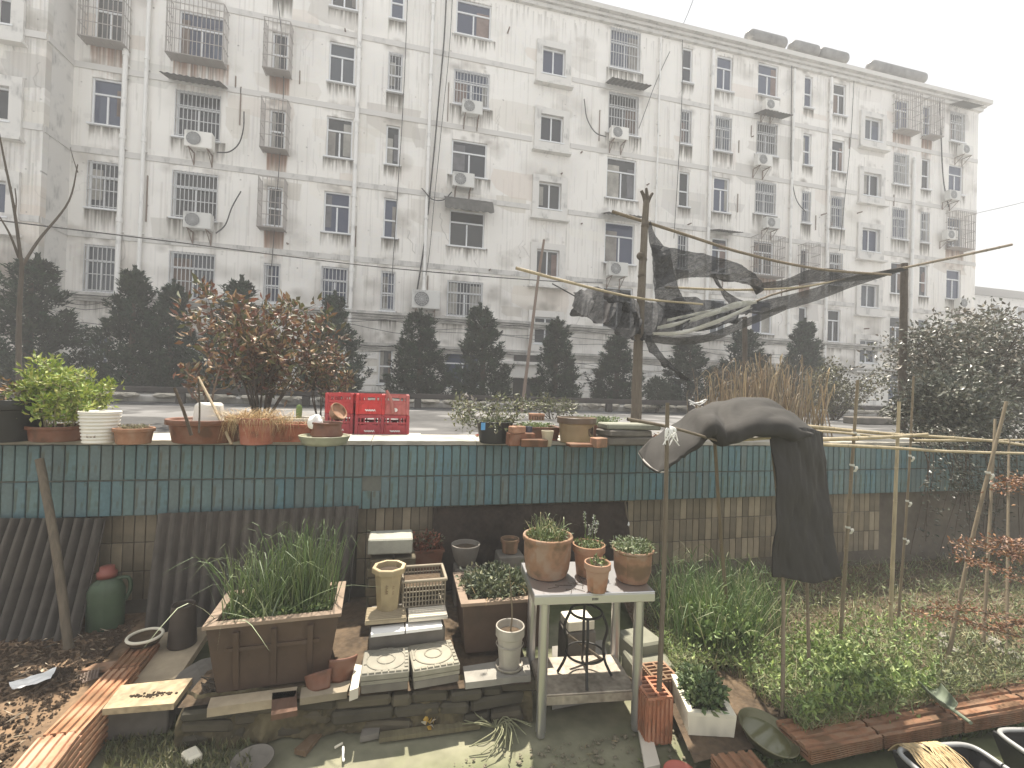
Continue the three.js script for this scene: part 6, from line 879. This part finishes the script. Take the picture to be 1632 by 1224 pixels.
  // black basins with raffia
  const basin = (label, px, py, wpx, dpt, turn) => { const f2 = G(px, py, .16), W = M(wpx, f2), o2 = thing('black_basin', label, 'basin', V(f2.x, .012, f2.z), turn); tub(o2, W, dpt, .17, .2, .012, MT.blackPlastic, .0, .3); const rm = new MB(), pts = []; for (let i = 0; i <= 40; i++) { const A = i / 40 * 6.283, cx = Math.cos(A), sz = Math.sin(A), pw = .35; pts.push(V(Math.sign(cx) * Math.pow(Math.abs(cx), pw) * W / 2, .175, Math.sign(sz) * Math.pow(Math.abs(sz), pw) * dpt / 2)); } rm.path(pts, .013, 7, 140); rm.build('rolled_rim', mat('grey rim', [.30, .30, .29], { rough: .4 }), o2); return Object.assign(o2, { W }); };
  const b1 = basin('black plastic basin with raffia cords over its grey rim, bottom right', 1536, 1236, 150, .32, -.12); basin('black plastic basin cut by the lower right corner of the picture', 1690, 1206, 120, .32, -.2);
  const rf = new Leaves(); for (let i = 0; i < 130; i++) { const x = -b1.W * .3 + R(-.04, .05) + (i % 2) * .13, zz = -.17; rf.blade([V(x, .1, zz - .07), V(x + R(-.02, .02), .195, zz + .01), V(x + R(-.05, .05) + .02, .16, zz + .14), V(x + R(-.06, .06) + .05, .08, zz + .27)], .006, tint([.50, .37, .2], .3)); } const ro = single('raffia', rf.geo(), MT.dry, 'hank of tan raffia cords hanging over the black basin rim', 'raffia', b1.position.clone()); ro.rotation.y = -.12;
}
// scraps on the yard floor
{
  seed = 340; const sc = (name, lab, cat, px, py, geo, m, y = .01) => { const p = G(px, py, 0); const o = single(name, geo, m, lab, cat, V(p.x, y, p.z)); o.rotation.y = R(0, 3); return o; };
  const fl = (w, d, h = .012) => boxUV(wob(cbox(w, h, d, .003), .002, 25, w * 99));
  sc('wood_chip', 'pinkish wedge-shaped brick chip on the yard floor', 'chip', 495, 1186, clean(hexa([V(-.09, 0, .02), V(.09, 0, .035), V(.08, 0, -.02), V(-.08, 0, -.05)], [V(-.09, .03, .02), V(.09, .015, .035), V(.08, .015, -.02), V(-.08, .03, -.05)])), MT.terraOld, 0);
  sc('stick_scrap', 'short white stick scrap on the yard floor', 'stick', 547, 1204, fl(.11, .012), MT.white); sc('stick_scrap', 'tiny pale stick scrap near the brick chip', 'stick', 540, 1190, fl(.05, .012), MT.foam);
  const lf = new Leaves(); for (let i = 0; i < 7; i++) lf.rand(V(R(-.02, .02), .01, R(-.02, .02)), V(R(-1, 1), .8, R(-1, 1)), .055, .035, tint(i < 4 ? [.55, .34, .05] : [.6, .52, .4], .2)); sc('yellow_leaf', 'crumpled yellow leaf on the mossy plank', 'leaf', 684, 1166, lf.geo(), MT.leaf, .03);
  const wh = new MB(); for (let i = 0; i < 34; i++) { const a = R(0, 6.28), l = R(.08, .24); wh.path([V(0, .03, 0), V(Math.cos(a) * l * .5, R(.02, .10), Math.sin(a) * l * .5), V(Math.cos(a + .6) * l, R(.005, .04), Math.sin(a + .6) * l)], .004, 4, 8); } sc('uprooted_weed', 'pulled-up grey-green weed with roots lying by the steps', 'weed', 790, 1168, wh.geo(), mat('dry weed', [.22, .22, .13], {}), 0);
  const d = new MB(); d.lathe([[0, .01], [.07, .012], [.1, .045], [.105, .047], [.1, .04], [.07, .004], [0, .004]], 30); sc('small_dish', 'small dark dish cut by the bottom edge of the picture', 'dish', 402, 1224, d.geo(), MT.darkConcrete, .004);
  const bx = new MB(); bx.add(wob(cbox(.09, .05, .07, .01), .004, 30, 3)); sc('crushed_carton', 'crushed translucent carton among weeds at bottom left', 'carton', 305, 1213, bx.geo(), MT.foam, .025);
  const wd = new Leaves(); for (let i = 0; i < 1500; i++) { const p = G(R(165, 400), R(1150, 1236), 0); wd.rand(V(p.x, .0, p.z), V(0, 1, 0), R(.02, .075), R(.006, .014), tint(pick([[.16, .17, .07], [.21, .2, .1], [.11, .12, .05]])), .9); } stuff(single('weeds', wd.geo(), MT.leaf, 'short weeds growing on the yard floor at bottom left', 'weeds'));
  const w2 = new Leaves(); for (let i = 0; i < 1200; i++) { const t = rnd(), p = G(lerp(1160, 1640, t), lerp(1205, 1140, t) + R(-6, 26), 0); w2.rand(V(p.x, .0, p.z), V(0, 1, 0), R(.03, .10), R(.014, .035), tint(pick(GREEN)), .8); } stuff(single('weeds', w2.geo(), MT.leaf, 'green weeds growing before the right edging bricks', 'weeds'));
}
{ seed = 350; const g = boxUV(clean(wob(new THREE.IcosahedronGeometry(1, 1), .25, 4))), n = 2600, im = new THREE.InstancedMesh(g, mat('grit', [.26, .235, .165], { map: T.grime, rough: 1 }), n), q = new THREE.Object3D(), A = G(160, 1165, 0), B = G(1150, 1160, 0);
  for (let i = 0; i < n; i++) { const x = lerp(A.x, B.x, rnd()) + R(-.1, .1), z = lerp(-2.55, -1.2, rnd()), s = R(.002, .009) * (rnd() < .04 ? 2.2 : 1); q.position.set(x, .001, z); q.scale.set(s * R(.8, 1.8), s * R(.4, .8), s); q.rotation.set(0, R(0, 6), 0); q.updateMatrix(); im.setMatrixAt(i, q.matrix); }
  im.name = 'grit'; im.castShadow = im.receiveShadow = true; tag(im, 'fine grit and pebbles strewn over the mossy yard floor', 'grit'); stuff(im); scene.add(im);
  const lv = new Leaves(); for (let i = 0; i < 260; i++) lv.rand(V(lerp(A.x, B.x, rnd()), .006, R(-2.5, -1.3)), V(R(-1, 1), .1, R(-1, 1)), R(.02, .07), R(.006, .018), tint(pick([[.22, .17, .1], [.16, .14, .08], [.3, .25, .16], [.12, .14, .06]])), .2); stuff(single('leaf_litter', lv.geo(), MT.dry, 'dry leaf scraps lying on the mossy yard floor', 'leaf litter')); }
// ================================================================= the right vegetable bed
{
  seed = 360; const at = (u, v) => { const a = V(RF.x - .4, .1, RF.z + .0).lerp(V(RE.x, .1, RE.z - .1), u), b = V(RB.x + .1, .1, ZW - .0).lerp(V(9.5, .1, ZW - .0), u); return a.lerp(b, v); };
  const bx = G(1130, 1140, .1), boxX = bx.x, boxZ = bx.z, lv = new Leaves();
  for (let i = 0; i < 42000; i++) { const u = Math.pow(rnd(), 1.5), v = Math.pow(rnd(), 1.7), dens = .4 + .6 * sstep(.75, .1, v) * sstep(.95, .3, u), n = fbm((u * 3) % 1, (v * 3) % 1, 6, 3, 12); if (rnd() > dens * sstep(.3, .62, n + .12)) continue; const p = at(u, v), h = R(0, .17) * (1 - .6 * v) * n * 2; if (p.x < boxX + .42 && p.z > boxZ - .35) continue; if (rnd() < .5) { lv.blade([p.clone(), p.clone().add(V(R(-.05, .05), .07, R(-.05, .05))), p.clone().add(V(R(-.12, .12), R(.08, .17), R(-.12, .12)))], .005, tint(pick([[.21, .26, .10], [.28, .30, .13], [.16, .21, .07], [.34, .30, .17]]))); continue; } lv.rand(p.add(V(0, h, 0)), V(0, .6, 0), R(.022, .055), R(.010, .024), tint(pick(v < .5 && u < .6 ? [[.19, .27, .07], [.25, .34, .09], [.14, .20, .06], [.31, .38, .13]] : [[.15, .18, .07], [.20, .22, .10], [.12, .13, .065]])), 1); }
  stuff(single('leafy_greens', lv.geo(), MT.leaf, 'low leafy greens and weeds covering the right bed', 'ground cover'));
  // grass clump at the back left, tall leafy plant before it
  const gp = G(1120, 1004, .1), go = thing('tall_grass', 'tall thin green grass clump right of the steel table', 'grass clump', V(gp.x, .1, gp.z)); blades(go, 0, [[-.2, .1, .22], [.1, -.1, .3], [.35, .05, .25], [-.05, .3, .2]], 1300, .60, .007, [[.13, .21, .065], [.10, .17, .055], [.18, .26, .09], [.32, .33, .18]], .3);
  const lp = G(1140, 1035, .1), lo = thing('leafy_plant', 'bright green bushy celery-like plant behind the white foam box', 'plant', V(lp.x, .1, lp.z)); shrub(lo, { h: .36, w: .55, d: .4, stems: 18, sub: 5, n: 1300, len: .06, wid: .036, cols: [[.17, .25, .07], [.22, .31, .08], [.12, .19, .05], [.28, .36, .12]], lo: .3, r0: .006, clump: .13, barkM: mat('green stem', [.12, .16, .06], {}) });
  const l2 = G(1340, 1090, .1), lo2 = thing('leafy_plant', 'light green leafy patch along the right edging bricks', 'plant', V(l2.x, .08, l2.z)); shrub(lo2, { h: .2, w: 1.0, d: .55, stems: 34, sub: 4, n: 2000, len: .045, wid: .028, cols: [[.19, .26, .08], [.24, .32, .1], [.14, .2, .06], [.31, .37, .16]], lo: .2, r0: .004, clump: .12, barkM: mat('green stem', [.12, .16, .06], {}) });
}
// ================================================================= stakes, rails and draped rubber mat
const zM = -2.82;
{
  seed = 380;
  const st = (lab, bx, by, tx, ty, r, m, dz = 0, bend = 0, y = .1, ties = []) => { const B = G(bx, by, y), Tp = Z(tx, ty, B.z + dz), mid = B.clone().lerp(Tp, .5).add(V(bend, 0, 0)); r *= .8; const o = pole('stake', lab, [B, mid, Tp], r, r * .75, m, 'stake'); ties.forEach(t => { const q = B.clone().lerp(Tp, t).add(V(bend * 4 * t * (1 - t), 0, 0)).sub(B), k = new MB(); k.lathe([[r * 1.1, 0], [r * 1.25, .008], [r * 1.12, .016]], 10, q.x, q.y, q.z); k.add(sheet((u, v) => V(q.x + r + (u - .3) * .03, q.y - v * .045, q.z + r + .008 * Math.sin(v * 5)), 3, 4, .001)); k.build('tie', MT.tieWhite, o); }); return o; };
  st('thick square wooden stake rising out of the upright hollow brick', 1050, 1110, 1064, 642, .020, MT.stake, -.05, .01, .24);
  st('bamboo stake under the left part of the draped rubber mat', 1163, 1012, 1139, 700, .02, MT.oldBamboo, .3, -.012);
  st('thin bent bamboo stake in front of the hanging mat', 1247, 1146, 1229, 694, .016, MT.oldBamboo, -.5, .05, .1, [.78]);
  st('short bamboo stake below the hanging end of the mat', 1290, 1092, 1286, 920, .016, MT.oldBamboo, -.1);
  st('tall stake with white ties right of the hanging mat', 1338, 1037, 1367, 606, .018, MT.oldBamboo, 0, .0, .1, [.45, .68, .8]);
  st('straight bright bamboo stake crossing the rails beside the square post', 1418, 1012, 1433, 640, .02, MT.bamboo, 0, 0, .1);
  st('crooked thin stake with scraps of white tie beside the bright bamboo stake', 1430, 1002, 1456, 600, .013, MT.oldBamboo, 0, .02, .1, [.35, .5, .68]);
  st('tall leaning stake of the bound pair near the rusty fronds', 1508, 1062, 1604, 640, .018, MT.oldBamboo, 0, -.03, .1, [.72]);
  st('second stake of the bound pair, more upright, near the rusty fronds', 1566, 1045, 1586, 668, .016, MT.oldBamboo, -.3, 0, .1, [.7]);
  st('weathered stake at the far right behind the rusty fronds', 1604, 1050, 1608, 700, .014, MT.oldBamboo, -.4);
  { const a = G(1004, 868, .5), b = Z(984, 722, a.z); const o = pole('stake', 'short leaning stick with a white tie behind the right pot', [V(a.x, .1, a.z), a, b], .012, .010, MT.stake, 'stake'); const k = new MB(), q = a.clone().lerp(b, .2).sub(o.position); k.lathe([[.014, 0], [.022, .02], [.014, .05]], 10, q.x, q.y, q.z); k.build('tie', MT.white, o); }
  const rl = (lab, pts, r, m, z) => pole('bamboo_rail', lab, pts.map(q => Z(q[0], q[1], z)), r, r * .75, m, 'bamboo rail');
  rl('bamboo rail running from the mat down to the right, topmost', [[1250, 676], [1425, 692], [1477, 695], [1584, 703], [1650, 712]], .014, MT.bamboo, zM - .12); rl('thin bamboo rail ending at the bright stake', [[1262, 686], [1320, 688], [1430, 699]], .010, MT.bamboo, zM - .06);
  rl('short thick bamboo rail tied across the bright stake', [[1300, 701], [1423, 696], [1478, 692]], .016, MT.bamboo, zM + .05); rl('level bamboo rail running out at the right edge', [[1455, 702], [1540, 702], [1650, 701]], .012, MT.bamboo, zM - .2); rl('lowest pale bamboo rail running out at the right edge', [[1300, 708], [1427, 714], [1503, 719], [1650, 723]], .013, MT.bamboo, zM + .1);
  rl('bamboo rail under the rubber mat near its hanging end', [[1155, 703], [1222, 698], [1292, 693]], .012, MT.bamboo, zM + .22); rl('brown rail tied to the square wooden stake with pale cord', [[1000, 668], [1064, 680], [1150, 704]], .011, MT.stake, zM + .25);
  { const p = Z(1065, 684, zM + .27), k = new MB(); for (let i = 0; i < 16; i++) k.path([V(0, .02, .02), V(R(-.04, .04), .0, .035), V(R(-.06, .06), -R(.03, .12), .03)], .004, 4, 7); single('frayed_cord', k.geo(), MT.white, 'frayed pale cord tied round the square wooden stake', 'cord', p); }
  { const p = Z(1112, 648, zM - .3), k = new MB(); for (let i = 0; i < 5; i++) k.path([V(R(-.1, .1), R(0, .03), 0), V(R(-.1, .1), R(.02, .06), .01), V(R(-.1, .1), R(0, .05), 0)], .004, 4, 8); single('white_string', k.geo(), MT.white, 'tangle of white string on the left shoulder of the mat', 'string', p); }
  // the mat
  const o = thing('rubber_mat', 'heavy dark grey rubber mat draped over the bamboo rails', 'rubber mat', Z(1180, 700, zM)), P = (a, z) => along(a.map(q => Z(q[0], q[1], q[2] ?? z).sub(o.position)));
  const A = P([[1018, 722, zM - .12], [1040, 700, zM - .18], [1075, 677], [1108, 656], [1140, 643], [1175, 637], [1222, 638], [1258, 660], [1298, 694]], zM - .38), B = P([[1066, 750, zM + .16], [1090, 728, zM + .18], [1118, 694, zM + .22], [1136, 672, zM + .26], [1152, 684, zM + .26], [1172, 681, zM + .28], [1208, 672, zM + .3], [1252, 674, zM + .3], [1294, 695, zM + .28]], zM + .3);
  const g = sheet((u, v0) => { const v = Math.min(1, v0 / .74), c = Math.max(0, (v0 - .74) / .26), p = A(u).lerp(B(u), v), k = Math.sin(Math.PI * v); const cu = sstep(.12, .4, u) * (1 - sstep(.9, 1, u)); p.y -= cu * (.09 * Math.sin(c * 2.2)) ; p.z += cu * (.04 * Math.sin(c * 3.14) - .10 * c * c); { const wr = Math.sin(u * 33 + v * 7) * Math.sin(u * 12 - v * 5); p.y += .010 * wr; p.z += .008 * Math.sin(u * 47 + v * 11); }  p.y += k * (.05 * sstep(.2, .5, u) * (1 - u * .5)) - .05 * Math.exp(-Math.pow((u - .5) / .07, 2)) * sstep(.35, .8, v) * k + .008 * Math.sin(u * 19 + v * 6); p.x -= k * .03 * (1 - sstep(0, .3, u)); p.y -= k * .05 * (1 - sstep(0, .22, u)); return p; }, 90, 36, .014); part('draped_sheet', boxUV(g), MT.rubber, o);
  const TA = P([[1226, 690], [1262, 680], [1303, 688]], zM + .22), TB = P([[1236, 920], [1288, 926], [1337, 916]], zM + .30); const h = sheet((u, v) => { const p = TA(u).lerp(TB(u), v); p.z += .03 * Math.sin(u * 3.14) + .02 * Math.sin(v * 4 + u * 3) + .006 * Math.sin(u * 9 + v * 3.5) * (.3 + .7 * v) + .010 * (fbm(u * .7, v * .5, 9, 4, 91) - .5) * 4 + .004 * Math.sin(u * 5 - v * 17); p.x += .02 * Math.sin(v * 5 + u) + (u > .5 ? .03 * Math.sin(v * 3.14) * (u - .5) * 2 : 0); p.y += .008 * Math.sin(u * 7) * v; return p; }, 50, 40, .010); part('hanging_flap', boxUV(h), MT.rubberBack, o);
  const ed = new MB(); ed.path([A(0), A(0).lerp(B(0), .3).add(V(-.02, -.03, .02)), A(0).lerp(B(0), .7).add(V(-.015, -.04, .03)), B(0)], .006, 6, 20); ed.build('pale_edge', mat('worn edge', [.45, .42, .38], {}), o);
}
// rusty fronds at the right edge
{
  seed = 400; const COLS = [[.24, .105, .055], [.29, .14, .065], [.18, .08, .045], [.34, .19, .09], [.22, .125, .07]], bp = G(1690, 1090, .1);
  const frond = (lab, list, dens) => { const o = thing('rusty_plant', lab, 'plant', V(bp.x, .1, bp.z)), b = new MB(), lv = new Leaves(); for (const pts of list) { const w = pts.map(q => Z(q[0], q[1], bp.z + (q[2] ?? 0)).sub(o.position)), c = along(w); b.taper(w, .005, .002, 5); for (let i = 0; i < dens; i++) { const t = R(.1, 1), p = c(t), s = V(R(-1, 1), R(-.45, .5), R(-1, 1)).multiplyScalar(R(.01, .085)); lv.rand(p.clone().add(s), s.clone().normalize(), R(.016, .034), R(.009, .016), tint(pick(COLS)), .8); if (i % 7 === 0) b.bar(p, p.clone().add(s), .0012, .001, 3); } } b.build('stems', MT.bark, o); lv.build('foliage', MT.leaf, o); };
  frond('rust-orange feathery plant, its middle tiers of fronds reaching left', [[[1690, 930], [1640, 895], [1580, 872], [1515, 866]], [[1690, 910], [1630, 870], [1585, 862]], [[1700, 960], [1640, 930], [1570, 900], [1528, 888]], [[1700, 900], [1650, 880], [1600, 884]]], 330);
  frond('rust-orange feathery plant, its lowest long fronds reaching left', [[[1690, 1030], [1600, 1008], [1520, 985], [1448, 976]], [[1690, 1010], [1620, 992], [1550, 972], [1490, 968]], [[1700, 1000], [1640, 990], [1580, 1004]]], 300);
  frond('rust-orange feathery plant, its highest fronds at the picture edge', [[[1700, 850], [1650, 800], [1612, 766], [1594, 782]], [[1700, 820], [1655, 775], [1620, 760]]], 260);
  // dark climber on the wall at the right
  const p = Z(1560, 800, ZW + .12), o = thing('wall_climber', 'dark leafy climber hanging down the right end of the garden wall', 'climber', V(p.x, .1, ZW + .1)), lv = new Leaves(), b = new MB();
  for (let i = 0; i < 60; i++) { const x = R(-1.2, 3), y1 = R(.5, 1.5), pts = [V(x, 1.6, -.05), V(x + R(-.2, .2), (1.6 + y1) / 2, .12), V(x + R(-.3, .3), 1.6 - y1, .15)], c = along(pts); b.taper(pts, .006, .003, 5); for (let k = 0; k < 60; k++) lv.rand(c(rnd()).add(V(R(-.1, .1), R(-.1, .1), R(-.02, .12))), V(R(-1, 1), -.4, 1), R(.03, .06), R(.02, .03), tint(pick([[.05, .06, .035], [.07, .075, .045], [.09, .085, .06]])), .7); }
  b.build('stems', MT.bark, o); lv.build('foliage', MT.gloss, o);
}
renderer.render(scene, camera);
